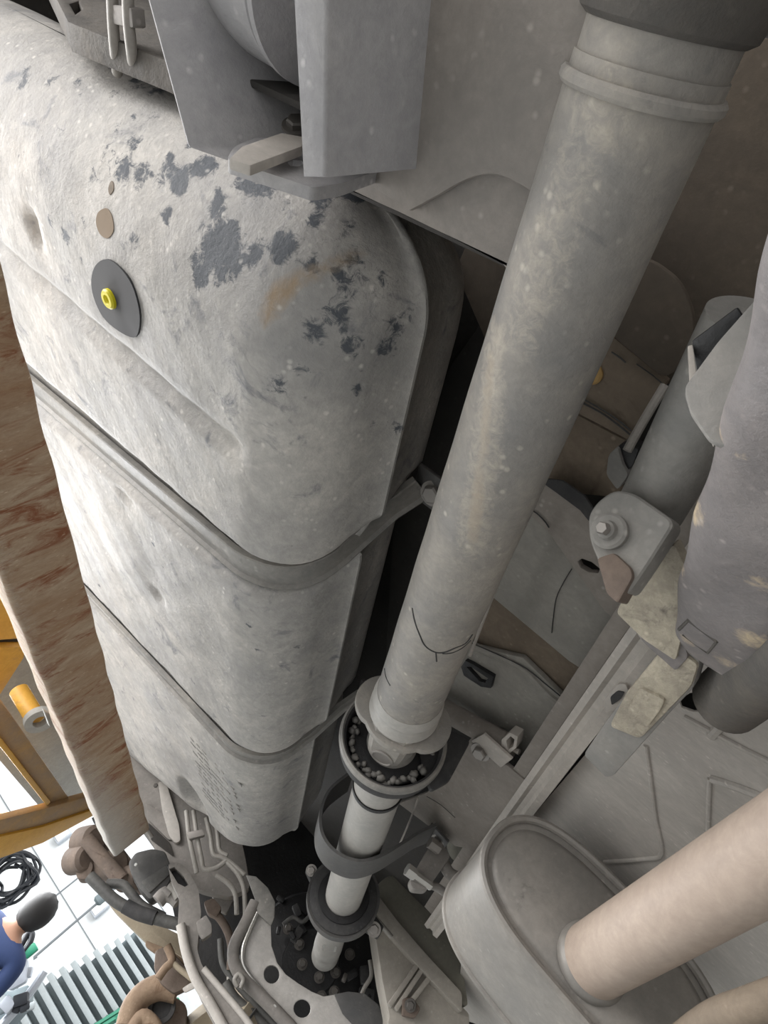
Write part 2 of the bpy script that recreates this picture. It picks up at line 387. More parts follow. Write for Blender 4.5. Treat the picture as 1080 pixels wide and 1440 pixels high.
for i in range(NR + 1): ys.append(Y0 + 0.17 * (1 - math.cos(PI / 2 * i / NR)))
y = ys[-1]
while y < YE - 0.10: y += 0.0085; ys.append(min(y, YE - 0.10))
for i in range(1, 15): ys.append(YE - 0.10 + 0.10 * math.sin(PI / 2 * i / 14))
rings = []
for y in ys:
    R_ = []
    for i, (x, z) in enumerate(tank_ring(y)):
        yy = y + skew(y) * max(0, -0.45 - x)
        if i < 84 and y > Y0 + 0.03: z += tank_dz(x, yy) * (1 - sstep(ZB + 0.02, ZB + 0.06, z - groove(y)))
        R_.append(Vector((x, yy - slant(x, y, z), z)))
    rings.append(R_)
tbm = loft(rings)
bmesh.ops.recalc_face_normals(tbm, faces=tbm.faces[:])
TB = BVHTree.FromBMesh(tbm)
tank = thing('fuel_tank', 'large dust-covered grey moulded fuel tank filling the left side', 'fuel tank')
shell = new_obj('tank_shell', tbm, 'tank', tank, 50)
blobs = [(310, 345, .035, .85), (330, 370, .025, .7), (290, 320, .03, .5), (58, 128, .018, .45), (115, 132, .02, .5), (22, 105, .02, .4), (105, 155, .02, .4), (150, 215, .035, .5), (175, 238, .04, .6), (200, 245, .03, .6), (228, 255, .035, .5), (118, 182, .03, .4), (392, 545, .03, .55), (240, 400, .035, .42), (270, 425, .035, .38), (90, 318, .04, .4), (60, 312, .04, .4), (120, 330, .04, .4),
         (300, 215, .05, .5), (345, 270, .06, .5), (390, 300, .07, .5), (450, 340, .09, .45), (520, 420, .09, .45), (480, 500, .08, .35), (560, 470, .07, .4), (255, 190, .05, .4), (200, 150, .06, .3), (440, 870, .06, .5), (470, 900, .06, .4), (365, 915, .012, .7), (352, 880, .012, .6), (190, 715, .010, .6), (215, 765, .010, .7), (155, 770, .012, .5), (230, 800, .010, .6), (320, 880, .012, .5), (330, 905, .012, .5), (175, 930, .09, .45), (200, 980, .09, .35), (60, 560, .05, .3), (385, 1080, .05, .35), (600, 480, .1, .3)]
rb_ = random.Random(5)
for (x0, y0, x1, y1, n_, w0) in ((230, 190, 500, 400, 70, .72), (20, 90, 260, 260, 40, .62), (40, 300, 360, 440, 34, .6), (420, 380, 590, 620, 40, .6), (120, 700, 440, 920, 14, .5), (170, 880, 380, 1100, 16, .5)):
    for i_ in range(n_): blobs.append((rb_.uniform(x0, x1), rb_.uniform(y0, y1), rb_.uniform(.009, .026), w0 * rb_.uniform(.6, 1.1)))
B3 = []
for (px, py, r, wt) in blobs:
    h = hit(TB, px, py)
    if h: B3.append((h[0], r, wt))
def m1f(co):
    s = -0.2
    for c, r, wt in B3:
        d2 = (co - c).length_squared / (r * r)
        if d2 < 6: s = max(s, -0.2 + (wt if r < .05 else min(wt, .42)) * 1.35 * math.exp(-d2))
    return s
set_attr(shell, 'm1', m1f)
B4 = [(hit(TB, px, py)[0], r, wt) for px, py, r, wt in [(480, 368, .016, .5), (455, 378, .016, .5), (430, 388, .016, .5), (405, 402, .016, .5), (390, 418, .018, .5), (380, 438, .018, .5), (505, 358, .016, .45), (530, 348, .016, .4), (250, 232, .016, .6), (370, 455, .016, .4), (430, 230, .02, .4)]]
set_attr(shell, 'm2', lambda co: -0.2 + sum(wt * 1.2 * math.exp(-(co - c).length_squared / (r * r)) for c, r, wt in B4))
# drain plug: dark rubber disc with a yellow cap
p, n = hit(TB, 165, 420)
q1 = hit(TB, 150, 367)[0]; q2 = hit(TB, 190, 472)[0]
def decal(name, outline_px, mat, lift=0.0012, parent=None, k=4, bvh=TB, thick=0.0012):
    L = [hit(bvh, x, y) for x, y in outline_px]
    top = catmull([a + b * lift for a, b in L], k, True); bot = catmull([a - b * thick for a, b in L], k, True)
    bm = bmesh.new(); cen = sum(top, Vector()) / len(top)
    nn = sum((b for a, b in L), Vector()).normalized(); cen = cen + nn * 0.0004
    a = [bm.verts.new(v) for v in top]; b = [bm.verts.new(v) for v in bot]; cv = bm.verts.new(cen)
    for i in range(len(a)):
        j = (i + 1) % len(a); bm.faces.new((a[i], a[j], b[j], b[i])); bm.faces.new((a[j], a[i], cv))
    return new_obj(name, bm, mat, parent)
pad = decal('plug_pad', [(152, 364), (137, 373), (131, 393), (134, 417), (147, 445), (168, 464), (190, 474), (198, 462), (198, 435), (188, 400), (170, 375)], 'patch', 0.0025, tank)
pp, nn = hit(TB, 159, 419)
new_obj('plug_cap', lathe(pp + nn * 0.002, nn, [(0, .0125), (0.005, .0125), (0.0075, .0105), (0.0075, .006), (0.0045, .0045), (0.0045, 0)], 28), 'yellow_plug', tank)
decal('mud_spot', [(148, 293), (138, 300), (136, 315), (142, 330), (152, 335), (160, 325), (159, 308), (154, 296)], 'dried_mud', 0.0008, tank)
decal('mud_spot', [(157, 255), (153, 265), (155, 274), (160, 268), (160, 258)], 'pan_brown', 0.0008, tank)
# embossed moulding text on the front section (tiny raised dashes, too worn to read)
ebm = bmesh.new()
o0 = hit(TB, 270, 1040)[0]; ex = (hit(TB, 352, 1105)[0] - o0); ey = (hit(TB, 285, 1098)[0] - o0)
for r in range(14):
    for c in range(9):
        if random.random() < 0.2: continue
        b = o0 + ex * (c / 8.0) + ey * (r / 9.0); hh = TB.ray_cast(Vector((b.x, b.y, 0)), Vector((0, 0, 1)))
        if hh[0] is None or abs(hh[1].z) < .93: continue
        m_ = box(hh[0], (random.uniform(.010, .024), .007, .0016), bevel=0)
        me = bpy.data.meshes.new('t'); m_.to_mesh(me); m_.free(); ebm.from_mesh(me); bpy.data.meshes.remove(me)
o = new_obj('embossed_marks', ebm, 'strap', tank); o['kind'] = 'stuff'
# moulded line along the seam of the middle section
def surf_line(name, pix, r, mat, parent, bvh=TB, lift=0.0, k=5):
    P = [hit(bvh, x, y) for x, y in pix]
    return new_obj(name, tube([a + b * lift for a, b in P if a], r, 6, k), mat, parent)
# ------------------------------------------------------------------ tank straps
def strap_path(ys_, far=-1.15, zend=0.56, yend=None):
    g = groove(ys_); zb = ZB + g - 0.003; P = []; U = []
    rr = tank_ring(ys_)
    pts = [(x, z) for x, z in rr[4:90] ]
    pts = [(x, z) for x, z in pts if z < 0.485]
    for x, z in pts:
        yy = ys_ + skew(ys_) * max(0, -0.45 - x)
        P.append(Vector((x, yy - slant(x, ys_, z), z)))
    last = P[-1]; P.append(last + Vector((0.012, -0.05, 0.07))); P.append(last + Vector((0.03, -0.085, 0.11)))
    for i in range(len(P)):
        t = (P[min(i + 1, len(P) - 1)] - P[max(i - 1, 0)]).normalized(); U.append(Vector((0, 1, 0)).cross(t) * -1)
    return P, U
def channel(wd, th, lip):
    h = wd / 2
    return [(-h, -0.001), (-h, lip), (-h + 0.003, lip + 0.001), (-h + 0.007, lip * 0.45), (-h * 0.45, th * 0.9), (0, th * 1.4), (h * 0.45, th * 0.9), (h - 0.007, lip * 0.45), (h - 0.003, lip + 0.001), (h, lip), (h, -0.001)]
for i, (s, wd, lbl) in enumerate(((S1, 0.052, 'ribbed steel strap round the tank behind the round raised pad'), (S2, 0.040, 'dirty flat steel strap round the tank near the embossed marks'))):
    P, U = strap_path(s); P = [p + (-u if (-u).dot(Vector((1, 0, -1))) > 0 else u).normalized() * 0.007 for p, u in zip(P, U)]
    st = thing('tank_strap', lbl, 'strap', 'fuel tank straps')
    dn = 1
    bm = sweep(P, channel(wd, 0.003, 0.008), [(-u if (-u).dot(Vector((1, 0, -1))) > 0 else u) for u in U])
    new_obj('strap_band', bm, 'strap', st, 40)
    e = P[-1]
    new_obj('end_tab', box(e + Vector((0.012, 0, 0.006)), (0.05, 0.06, 0.006), bevel=0.002), 'strap_dark', st)
    bolt(st, e + Vector((0.022, 0, 0.003)), (0.1, -0.2, -1), 0.014)

# ================================================================== PROPELLER SHAFT
SX, SZ = -0.2, 0.47
def sh(y): return Vector((SX, y, SZ))
FA = sh(0.98); FB = at(456, 1347, 'y', 2.30)
fd = (FB - FA).normalized()
def fr(y): return FA + fd * ((y - 0.98) / fd.y)
shaft = thing('propeller_shaft', 'long dusty steel propeller shaft running from rear axle to gearbox', 'drive shaft')
N = 60
prof = [(0.045 + (0.835 - 0.045) * i / N, 0.05 * (1 + 0.004 * math.sin(i * .7))) for i in range(N + 1)]
rb = lathe((SX, 0, SZ), (0, 1, 0), prof, 72); SB = BVHTree.FromBMesh(rb)
rt = new_obj('rear_tube', rb, 'shaft', shaft)
def mstreak(pix, rad, wt):
    P = [hit(SB, x, y)[0] for x, y in pix]; P = catmull(P, 5)
    def f(co):
        d = min((co - p).length_squared for p in P) / (rad * rad); return -0.25 + wt * math.exp(-d * d)
    return f
fa = mstreak([(693, 470), (690, 560), (680, 640), (668, 720), (664, 770)], 0.026, 0.7)
fb = mstreak([(690, 500), (682, 600), (672, 700), (664, 765)], 0.010, 0.9)
fc = mstreak([(850, 140), (810, 240), (768, 360), (735, 470)], 0.034, 0.62)
set_attr(rt, 'm1', lambda co: max(fa(co), fc(co)))
set_attr(rt, 'm2', fb)
new_obj('weld_ring', ringlathe((SX, 0.0585, SZ), (0, 1, 0), [(-.0045, .047), (-.0045, .0525), (-.002, .0545), (.002, .0545), (.0045, .0525), (.0045, .047)], 72), 'shaft', shaft)
new_obj('rear_neck', lathe((SX, 0, SZ), (0, 1, 0), [(0.0, .049), (0.052, .0485)], 64), 'shaft', shaft)
new_obj('rear_collar', lathe((SX, 0, SZ), (0, 1, 0), [(-0.30, .060), (-0.02, .060), (0.012, .0575), (0.024, .055), (0.0275, .050)], 64), 'dark_collar', shaft)
new_obj('collar_boss', lathe((SX, -.02, SZ) + Vector((0, 0, 0)) if False else Vector((SX + 0.012, -0.028, SZ - 0.056)), (0.2, 0, -1), [(0, .022), (.006, .021), (.008, .018)], 32), 'dark_collar', shaft)
new_obj('neck_ring', lathe((SX, 0, SZ), (0, 1, 0), [(.828, .0505), (.836, .0535), (.846, .0545), (.85, .052), (.862, .052), (.868, .0555), (.876, .0555), (.882, .050)], 64), 'shaft_front', shaft)
# yoke: lobed flange and two fork lugs with bearing caps
ed = Vector((0.30, 0, -0.954)).normalized(); sd = Vector((0, 1, 0)).cross(ed).normalized()
out = []
for i in range(72):
    a = 2 * PI * i / 72; r = 0.062 + 0.017 * max(0, math.cos(2 * a)) ** 0.8
    out.append(Vector((SX, 0.884, SZ)) + (ed * math.sin(a) + sd * math.cos(a)) * r)
new_obj('yoke_flange', plate(out, (0, 0.014, 0), bevel=0.003), 'shaft', shaft)
for s in (1, -1):
    lug = []
    for t, wd, off, th in ((.872, .034, .030, .020), (.895, .033, .036, .018), (.925, .030, .043, .014), (.948, .026, .046, .011), (.956, .018, .046, .008)):
        c = Vector((SX, t, SZ)) + ed * s * off
        lug.append([c + sd * a * wd + ed * b * th for a, b in ((-1, -.7), (-.6, -1), (.6, -1), (1, -.7), (1, .5), (.7, 1), (-.7, 1), (-1, .5))])
    lb = loft(lug); bev(lb, .003)
    lo_ = new_obj('yoke_lug', lb, 'shaft', shaft)
    c = Vector((SX, .938, SZ)) + ed * s * .056
    new_obj('joint_cap', lathe(c, ed * s, [(0, .019), (.0025, .019), (.0035, .016), (.002, .0145), (.002, 0)], 32), 'bolt', lo_)
new_obj('joint_cross', merge(lathe(Vector((SX, .938, SZ)) - ed * .05, ed, [(0, .013), (.1, .013)], 20), lathe(Vector((SX, .938, SZ)) - sd * .05, sd, [(0, .013), (.1, .013)], 20)), 'oily', shaft)
# front tube
dl = (FB - FA).length
def fl(y): return (y - 0.98) / fd.y
new_obj('front_tube', lathe(FA, fd, [(0.0, .040), (0.02, .046), (0.085, .046), (fl(1.78), .0455)], 56), 'shaft_front', shaft)
new_obj('front_band', ringlathe(FA, fd, [(.163, .044), (.163, .0485), (.168, .049), (.173, .0485), (.173, .044)], 56), 'oily', shaft)
new_obj('splined_end', lathe(FA, fd, [(fl(1.77), .045), (fl(1.85), .040), (fl(2.1), .040), (fl(2.15), .0415), (fl(2.18), .0415), (fl(2.19), .038), (fl(2.22), .038), (fl(2.23), .041), (fl(2.27), .041), (fl(2.29), .036)], 48), 'shaft_front', shaft)
fr_bm = lathe(FA, fd, [(fl(1.77), .0425), (fl(2.3), .0425)], 40); FBV = BVHTree.FromBMesh(fr_bm); fr_bm.free()
# cracked paint line on the tube
surf_line('paint_crack', [(580, 855), (583, 872), (590, 892), (598, 908), (612, 917), (625, 917), (640, 911), (655, 904), (664, 892)], 0.0011, 'rubber', shaft, SB)
surf_line('paint_crack', [(622, 919), (635, 918), (650, 911), (662, 900)], 0.0009, 'rubber', shaft, SB)
surf_line('paint_crack', [(613, 918), (614, 930)], 0.001, 'rubber', shaft, SB, k=2)
surf_line('paint_crack', [(541, 940), (543, 952), (549, 964)], 0.0011, 'rubber', shaft, SB)

# ================================================================== CENTRE BEARING
cb = thing('centre_bearing', 'round dished centre bearing under the yoke of the drive shaft', 'bearing')
CBc = Vector((SX, .985, SZ))
new_obj('bearing_cup', ringlathe(CBc, (0, 1, 0), [(-.012, .079), (-.016, .084), (-.012, .0885), (0, .089), (.022, .086), (.045, .070), (.055, .056), (.050, .052), (.030, .066), (.012, .078)], 72), 'rubber', cb)
new_obj('rim', ringlathe(CBc, (0, 1, 0), [(-.016, .083), (-.019, .086), (-.016, .0895), (-.006, .0905), (-.004, .088)], 72), 'strap', cb)
new_obj('bearing_core', lathe(CBc, (0, 1, 0), [(.004, .04), (.01, .068), (.03, .066), (.05, .050)], 48), 'oily', cb)
gb = bmesh.new()
for i in range(64):
    a = 2 * PI * i / 64 + random.uniform(-.05, .05); r = random.uniform(.060, .071)
    c = CBc + Vector((math.cos(a) * r, random.uniform(.0, .010), math.sin(a) * r))
    M = Matrix.Translation(c) @ Matrix.Rotation(random.random() * 6, 4, 'Y') @ Matrix.Diagonal((random.uniform(.7, 1.5), random.uniform(.8, 1.5), random.uniform(.7, 1.3), 1))
    bmesh.ops.create_icosphere(gb, subdivisions=1, radius=.0058, matrix=M)
o = new_obj('dried_grease', gb, 'strap', cb, 60); o['kind'] = 'stuff'
# hanger leaf of the bearing to the right
hp = px_poly(rpoly([(600, 1015), (640, 1030), (662, 1042), (632, 1098), (606, 1112), (590, 1060)], 6), 'y', .985)
new_obj('hanger', plate(hp, (0, .012, 0), bevel=.002), 'rubber', cb)

# ================================================================== SAFETY HOOP
hoop = thing('shaft_hoop', 'flat grey steel hoop looped under the front drive shaft tube', 'hoop')
P = catmull([at(x, y, 'y', 1.40) for x, y in [(492, 1098), (462, 1122), (449, 1150), (449, 1182), (466, 1208), (497, 1222), (528, 1216), (562, 1196), (585, 1181), (606, 1172)]], 6)
U = []
for i in range(len(P)):
    t = (P[min(i + 1, len(P) - 1)] - P[max(i - 1, 0)]).normalized(); U.append(t.cross(Vector((0, 1, 0))))
hb = sweep(P, [(-.055, -.003), (.055, -.003), (.055, .003), (-.055, .003)], U)
new_obj('hoop_band', hb, 'strap_dark', hoop, 40)
new_obj('end_tab', box(P[-1] + Vector((.014, 0, .004)), (.05, .06, .006)), 'strap_dark', hoop)
bolt(hoop, P[-1] + Vector((.02, 0, 0)), (0, -.3, -1), .011)

# ================================================================== FRONT BEARING BRACKET
fbk = thing('front_bearing_bracket', 'black two-eared bearing bracket round the narrow shaft end', 'bearing')
c2 = fr(1.76)
new_obj('bearing_ring', ringlathe(c2, fd, [(-.02, .055), (-.022, .070), (-.018, .083), (.0, .086), (.02, .083), (.03, .060), (.02, .052)], 60), 'rubber', fbk)
new_obj('outer_band', ringlathe(c2, fd, [(-.014, .083), (-.016, .090), (.014, .090), (.012, .083)], 60), 'strap_dark', fbk)
new_obj('inner_seal', ringlathe(c2, fd, [(-.024, .047), (-.024, .062), (-.016, .066), (-.010, .047)], 60), 'oily', fbk)
for pts in ([(436, 1216), (446, 1222), (455, 1250), (446, 1264), (440, 1245), (430, 1222)], [(500, 1288), (520, 1276), (540, 1303), (533, 1318), (512, 1306)]):
    e = new_obj('ear', plate(px_poly(pts, 'y', 1.80), (0, .03, 0), bevel=.003), 'rubber', fbk)
bolt(fbk, at(526, 1307, 'y', 1.79), (0.1, -1, -.3), .012)
bolt(fbk, at(438, 1224, 'y', 1.79), (0.1, -1, -.3), .010)
# ================================================================== REAR CROSSMEMBER
cm = thing('rear_crossmember', 'pressed grey crossmember sheet behind the wide end of the shaft', 'crossmember')
ZC = 0.455
base = px_poly([(470, 262), (560, 300), (640, 340), (732, 388), (775, 400), (810, 330), (880, 120), (940, -120), (560, -160), (380, -100), (430, 120)], 'z', ZC)
new_obj('lower_sheet', plate(base, (0, 0, .006), bevel=.002), 'crossmember', cm)
arch = [(v.x, v.y) for v in catmull([Vector((x, y, 0)) for x, y in [(575, 297), (612, 277), (645, 258), (675, 247), (705, 248), (740, 266), (775, 295)]], 5)]
up_ = px_poly([(520, 262)] + arch + [(860, 60), (920, -140), (540, -140), (520, 150)], 'z', ZC - .010)
new_obj('upper_sheet', plate(up_, (0, 0, .009), bevel=.003), 'crossmember', cm)
fe = [at(470, 262, 'z', ZC), at(732, 388, 'z', ZC), at(768, 404, 'z', ZC)]
new_obj('front_web', plate([fe[0], fe[2], fe[2] + Vector((0, .02, .16)), fe[0] + Vector((0, .02, .16))], (0, -.006, 0), bevel=.002), 'pan_dark', cm)

# ================================================================== LINK BRACKET
lb_ = thing('link_bracket', 'grey U-shaped link bracket with a round bushing at the top', 'bracket')
# left cheek
a0, a1 = at(206, 0, 'z', .335), at(262, 205, 'z', .335)
d = (a0 - a1); a2 = a1 + d * 1.9
a1b = at(318, 222, 'z', .352)
outl = [a1 + Vector((0, .004, 0)), a2, a2 + Vector((.02, 0, .22)), a1 + Vector((.055, .0, .16)), a1b + Vector((0, 0, .06)), a1b]
lc = loft([[a2 + Vector((-.004, 0, .004)), a2 + Vector((.004, 0, 0)), a2 + Vector((.012, 0, .03)), a2 + Vector((.05, 0, .2)), a2 + Vector((.02, 0, .2)), a2 + Vector((.0, 0, .03))],
           [a1 + Vector((-.004, 0, .004)), a1 + Vector((.004, 0, 0)), a1 + Vector((.016, 0, .03)), a1 + Vector((.05, 0, .16)), a1 + Vector((.03, 0, .16)), a1 + Vector((.004, 0, .03))],
           [a1b + Vector((-.006, .002, .004)), a1b + Vector((.0, .002, 0)), a1b + Vector((.010, .002, .02)), a1b + Vector((.03, .002, .12)), a1b + Vector((.015, .002, .12)), a1b + Vector((-.0, .002, .02))]])
bmesh.ops.recalc_face_normals(lc, faces=lc.faces[:]); bev(lc, .002)
new_obj('left_cheek', lc, 'bracket', lb_)
# right cheek: thick box with rounded lower edge
b0, b1 = at(425, 247, 'z', .350), at(456, 250, 'z', .350)
c0, c1 = at(411, -10, 'z', .350), at(459, -10, 'z', .350)
e0 = b0 + (c0 - b0) * 1.8; e1 = b1 + (c1 - b1) * 1.8
def chk(l, r, h):
    return [l + Vector((-.002, 0, h)), l + Vector((0, 0, .002)), l + Vector((.002, 0, 0)), r + Vector((-.003, 0, 0)), r + Vector((-.001, 0, .001)), r + Vector((0, 0, .003)), r + Vector((.010, 0, h))]
new_obj('right_cheek', loft([chk(b0, b1, .12), chk(c0, c1, .13), chk(e0, e1, .16)]), 'bracket', lb_, 40)
# bolted flange facing the axle
fl_ = [at(x, y, 'y', .166) for x, y in rpoly([(318, 224), (440, 264), (480, 258), (570, 226), (635, 206), (600, 150), (420, 170), (330, 205)], 8)]
hole = [at(x, y, 'y', .166) for x, y in [(404, 228), (412, 225), (424, 226), (428, 230), (420, 234), (408, 233)]]
new_obj('bolted_flange', plate(fl_, (0, .010, 0), [hole], bevel=.002), 'bracket', lb_)
sp = [at(x, y, 'y', .150) for x, y in [(322, 222), (352, 232), (425, 205), (428, 192), (395, 186), (340, 205)]]
new_obj('inner_plate', plate(sp, (0, .008, 0), bevel=.002), 'rail', lb_)
bc = at(345, 22, 'y', .055); bc2 = bc + Vector((.115, .0, .0))
bc = Vector((-.50, .052, .435))
axd = Vector((1, .05, -.05)).normalized()
new_obj('bushing', lathe(bc - axd * .06, axd, [(0, .04), (.004, .056), (.02, .064), (.045, .067), (.085, .067), (.089, .063), (.092, .063), (.093, .070), (.099, .070), (.10, .05)], 56), 'bracket', lb_)
bolt(lb_, at(417, 178, 'y', .150), (0.2, -1, -.3), .009, mat='bolt_dark')
new_obj('back_wall', box((-.47, .13, .50), (.17, .006, .20), bevel=.002), 'pan_dark', lb_)

# ================================================================== FRAME RAIL, top left, and brake lines
fr_ = thing('rear_frame_rail', 'dark brown frame rail above the tank top', 'frame rail')
r0 = [at(x, y, 'y', .16) for x, y in [(60, -40), (95, 30), (150, 52), (235, 85), (290, 110), (330, 0), (250, -60)]]
new_obj('rail_web', plate(r0, (0, .03, 0), [[at(x, y, 'y', .16) for x, y in [(98, 5), (110, 1), (116, 12), (106, 19)]]], bevel=.003), 'dark_collar', fr_)
new_obj('rail_box', beam_between((-1.15, .34, .70), (-.5, .34, .70), .10, .08, bevel=.01), 'pan_dark', fr_)
bl = thing('brake_line_pair', 'pair of steel brake lines in a clip above the tank', 'brake lines')
for dx in (0, 22):
    new_obj('brake_line', tube([at(157 + dx, -30, 'z', .44), at(159 + dx, 30, 'z', .44), at(162 + dx * 1.05, 70, 'z', .44), at(165 + dx * 1.1, 102, 'z', .455)], .0062, 12), 'line', bl)
cl = [at(x, y, 'z', .437) for x, y in rpoly([(151, 5), (184, 10), (187, 40), (155, 33)], 4)]
new_obj('clip', plate(cl, (0, 0, .016), bevel=.003), 'frame', bl)

# ================================================================== LIFT: rusty runway beam and yellow scissor frame
lift = thing('lift_runway_beam', 'rusty brown steel lift beam running along the left edge', 'lift beam')
XB = -.76
pr = []
def rr_(x0, x1, z0, z1, r, k=4):
    P = []
    for cx, cz, a0 in ((x1 - r, z0 + r, -PI / 2), (x1 - r, z1 - r, 0), (x0 + r, z1 - r, PI / 2), (x0 + r, z0 + r, PI)):
        for i in range(k + 1):
            a = a0 + PI / 2 * i / k; P.append((cx + r * math.cos(a), cz + r * math.sin(a)))
    return P
PR = rr_(-.835, XB, .132, .250, .009)
bmR = []
for i in range(121):
    y = -.5 + (2.165 + .5) * i / 120
    bmR.append([Vector((x + .0014 * math.sin(y * 47 + z * 60), y, z + .0012 * math.sin(y * 39))) for x, z in PR])
bb = loft(bmR)
bmo = new_obj('beam_tube', bb, 'rust', lift, 40)
bmo_attr = lambda co: -0.25 + 0.62 * sstep(1.25, 2.1, co.y) + (0.55 * (1 - sstep(.14, .152, co.z)))
set_attr(bmo, 'm1', bmo_attr)
set_attr(bmo, 'm2', lambda co: -.2 + .5 * math.exp(-((co.y - .55) / .25) ** 2) + .45 * math.exp(-((co.y - 1.35) / .2) ** 2))
new_obj('end_cap', box(((-.835 + XB) / 2, 2.168, .191), (.068, .006, .112), bevel=.002), 'grey_plate', lift)
new_obj('end_pin', lathe((XB - .02, 2.175, .245), (1, .3, 0), [(0, .006), (.04, .006)], 12), 'bolt', lift)
tabp = [at(x, y, 'x', XB - .078) for x, y in [(62, 1000), (80, 1008), (102, 1032), (103, 1038), (96, 1037), (70, 1022)]]
new_obj('side_tab', plate(tabp, (-.012, 0, 0), bevel=.002), 'grey_plate', lift)

sl = thing('lift_scissor_frame', 'yellow painted scissor lift frame left of the rusty beam', 'lift frame')
XY = -1.35
def ypl(name, pts, x, th, mat, par=sl, bv=.006):
    return new_obj(name, plate([at(a, b, 'x', x) for a, b in pts], (th, 0, 0), bevel=bv), mat, par)
ypl('scissor_arm', [(-40, 935), (12, 1000), (97, 1122), (72, 1132), (-40, 985)], XY, -.06, 'yellow_dirty')
ypl('arm_edge', [(-40, 985), (72, 1128), (66, 1134), (-40, 1000)], XY + .012, -.05, 'yellow')
ypl('cross_bar', [(-40, 1164), (60, 1138), (132, 1118), (133, 1140), (60, 1165), (-40, 1188)], XY + .02, -.03, 'yellow_dirty')
ypl('cross_bar', [(-40, 1186), (60, 1163), (133, 1138), (134, 1146), (60, 1186), (-40, 1222)], XY + .03, -.05, 'yellow')
ypl('upper_arm', [(-40, 800), (4, 838), (18, 850), (34, 898), (-20, 902), (-40, 890)], XY - .25, -.06, 'yellow')
ypl('upper_arm', [(-40, 912), (36, 910), (34, 925), (0, 978), (-40, 1010)], XY - .25, -.06, 'yellow')
ypl('gusset_plate', [(-60, 886), (38, 898), (36, 912), (-60, 914)], XY - .28, -.02, 'oily')
ypl('cross_bar', [(-40, 1090), (2, 1148), (20, 1152), (-40, 1170)], XY - .5, -.06, 'yellow')
pc = at(55, 1012, 'x', XY + .08)
new_obj('pivot_pin', lathe(pc + Vector((-.14, -.0, -.0)), (1, .0, -.05), [(0, .03), (.13, .03)], 28), 'yellow', sl)
new_obj('pivot_collar', ringlathe(pc, (1, -.25, -.2), [(-.012, .022), (-.012, .046), (.012, .046), (.012, .022)], 36), 'grey_plate', sl)
lb2 = tag(new_obj('lift_side_panel', plate([at(a, b, 'x', -1.75) for a, b in [(-60, 860), (40, 905), (110, 1000), (150, 1135), (60, 1140), (-60, 1000)]], (-.03, 0, 0), bevel=.004), 'grey_plate'), 'flat grey panel behind the yellow scissor frame', 'panel')

# ================================================================== TUNNEL PANELS on the right
tp = thing('tunnel_panels', 'grey and brown floor tunnel panels behind the shaft on the right', 'floor panel')
ZP = .67
def pp_(name, pts, z, mat, th=.006, holes=(), r=0, par=tp, bv=.002):
    P_ = rpoly(pts, r) if r else pts
    return new_obj(name, plate([at(x, y, 'z', z) for x, y in P_], (0, 0, th), [[at(x, y, 'z', z) for x, y in h] for h in holes], bevel=bv), mat, par)
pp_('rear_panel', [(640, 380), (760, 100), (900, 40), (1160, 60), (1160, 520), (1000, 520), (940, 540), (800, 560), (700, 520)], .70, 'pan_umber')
pp_('grommet_panel', [(760, 400), (855, 468), (938, 536), (888, 622), (840, 596), (740, 545), (720, 480)], .655, 'pan_brown', .01)
pp_('umber_panel', [(860, 360), (915, 365), (955, 395), (975, 440), (975, 500), (935, 535), (855, 468), (800, 420)], .648, 'pan_umber', .008, r=18)  # separate dark umber panel with a curved edge, its own colour
pp_('dark_panel', [(740, 545), (888, 624), (870, 700), (760, 690), (700, 640)], .665, 'pan_brown', .008)
pp_('curved_bracket', [(752, 676), (775, 682), (806, 700), (838, 735), (862, 780), (885, 850), (905, 905), (850, 860), (800, 790), (768, 745), (735, 715)], .635, 'pan', .010, holes=[[(812, 790), (818, 786), (832, 791), (843, 800), (841, 806), (828, 805), (816, 798)]])
pp_('curved_bracket', [(752, 672), (790, 676), (822, 698), (848, 738), (866, 780), (848, 758), (815, 718), (780, 692)], .630, 'rubber', .004)
pp_('middle_panel', [(740, 712), (775, 748), (850, 855), (900, 905), (855, 965), (800, 930), (690, 838), (690, 770)], .652, 'pan_green', .008)
pp_('brown_panel', [(690, 800), (800, 908), (862, 955), (815, 1010), (740, 950), (640, 890)], .66, 'pan_brown', .008)
pp_('slot_panel', [(630, 900), (735, 925), (812, 1000), (790, 1050), (765, 1085), (700, 1045), (600, 985)], .648, 'pan_green', .010, holes=[[(770, 1040), (776, 1032), (785, 1033), (787, 1042), (778, 1050), (770, 1048)]])
# raised swage on the slot panel
new_obj('swage', tube([at(x, y, 'z', .648) for x, y in [(640, 898), (690, 918), (735, 940), (770, 975), (808, 1006)]], .007, 10), 'pan_green', tp)
pp_('bolt_panel', [(664, 1036), (735, 1095), (758, 1112), (720, 1180), (690, 1200), (640, 1190), (560, 1130), (600, 1115)], .60, 'pan', .008)
pp_('low_panel', [(520, 1100), (620, 1130), (700, 1180), (680, 1260), (600, 1280), (520, 1200)], .64, 'pan_dark', .008)
pp_('rear_filler', [(560, 620), (700, 420), (760, 560), (700, 760), (620, 900), (540, 960)], .74, 'pan_dark', .008)
P = [at(x, y, 'z', .618) for x, y in [(560, 962), (610, 990), (660, 1018), (722, 1052)]]
tb_ = new_obj('cross_tube', tube(P, .020, 16, 4), 'pan', tp)
new_obj('tube_lip', tube([p + Vector((0.012, -.016, -.008)) for p in P], .005, 8, 4), 'pan', tb_)
pp_('tube_end', [(705, 1040), (716, 1030), (728, 1036), (726, 1052), (714, 1062), (704, 1056)], .600, 'rail', .02, holes=[[(712, 1042), (718, 1036), (723, 1040), (721, 1050), (714, 1054)]])
pp_('tab', [(662, 1042), (680, 1032), (720, 1068), (704, 1080)], .592, 'rail', .006)
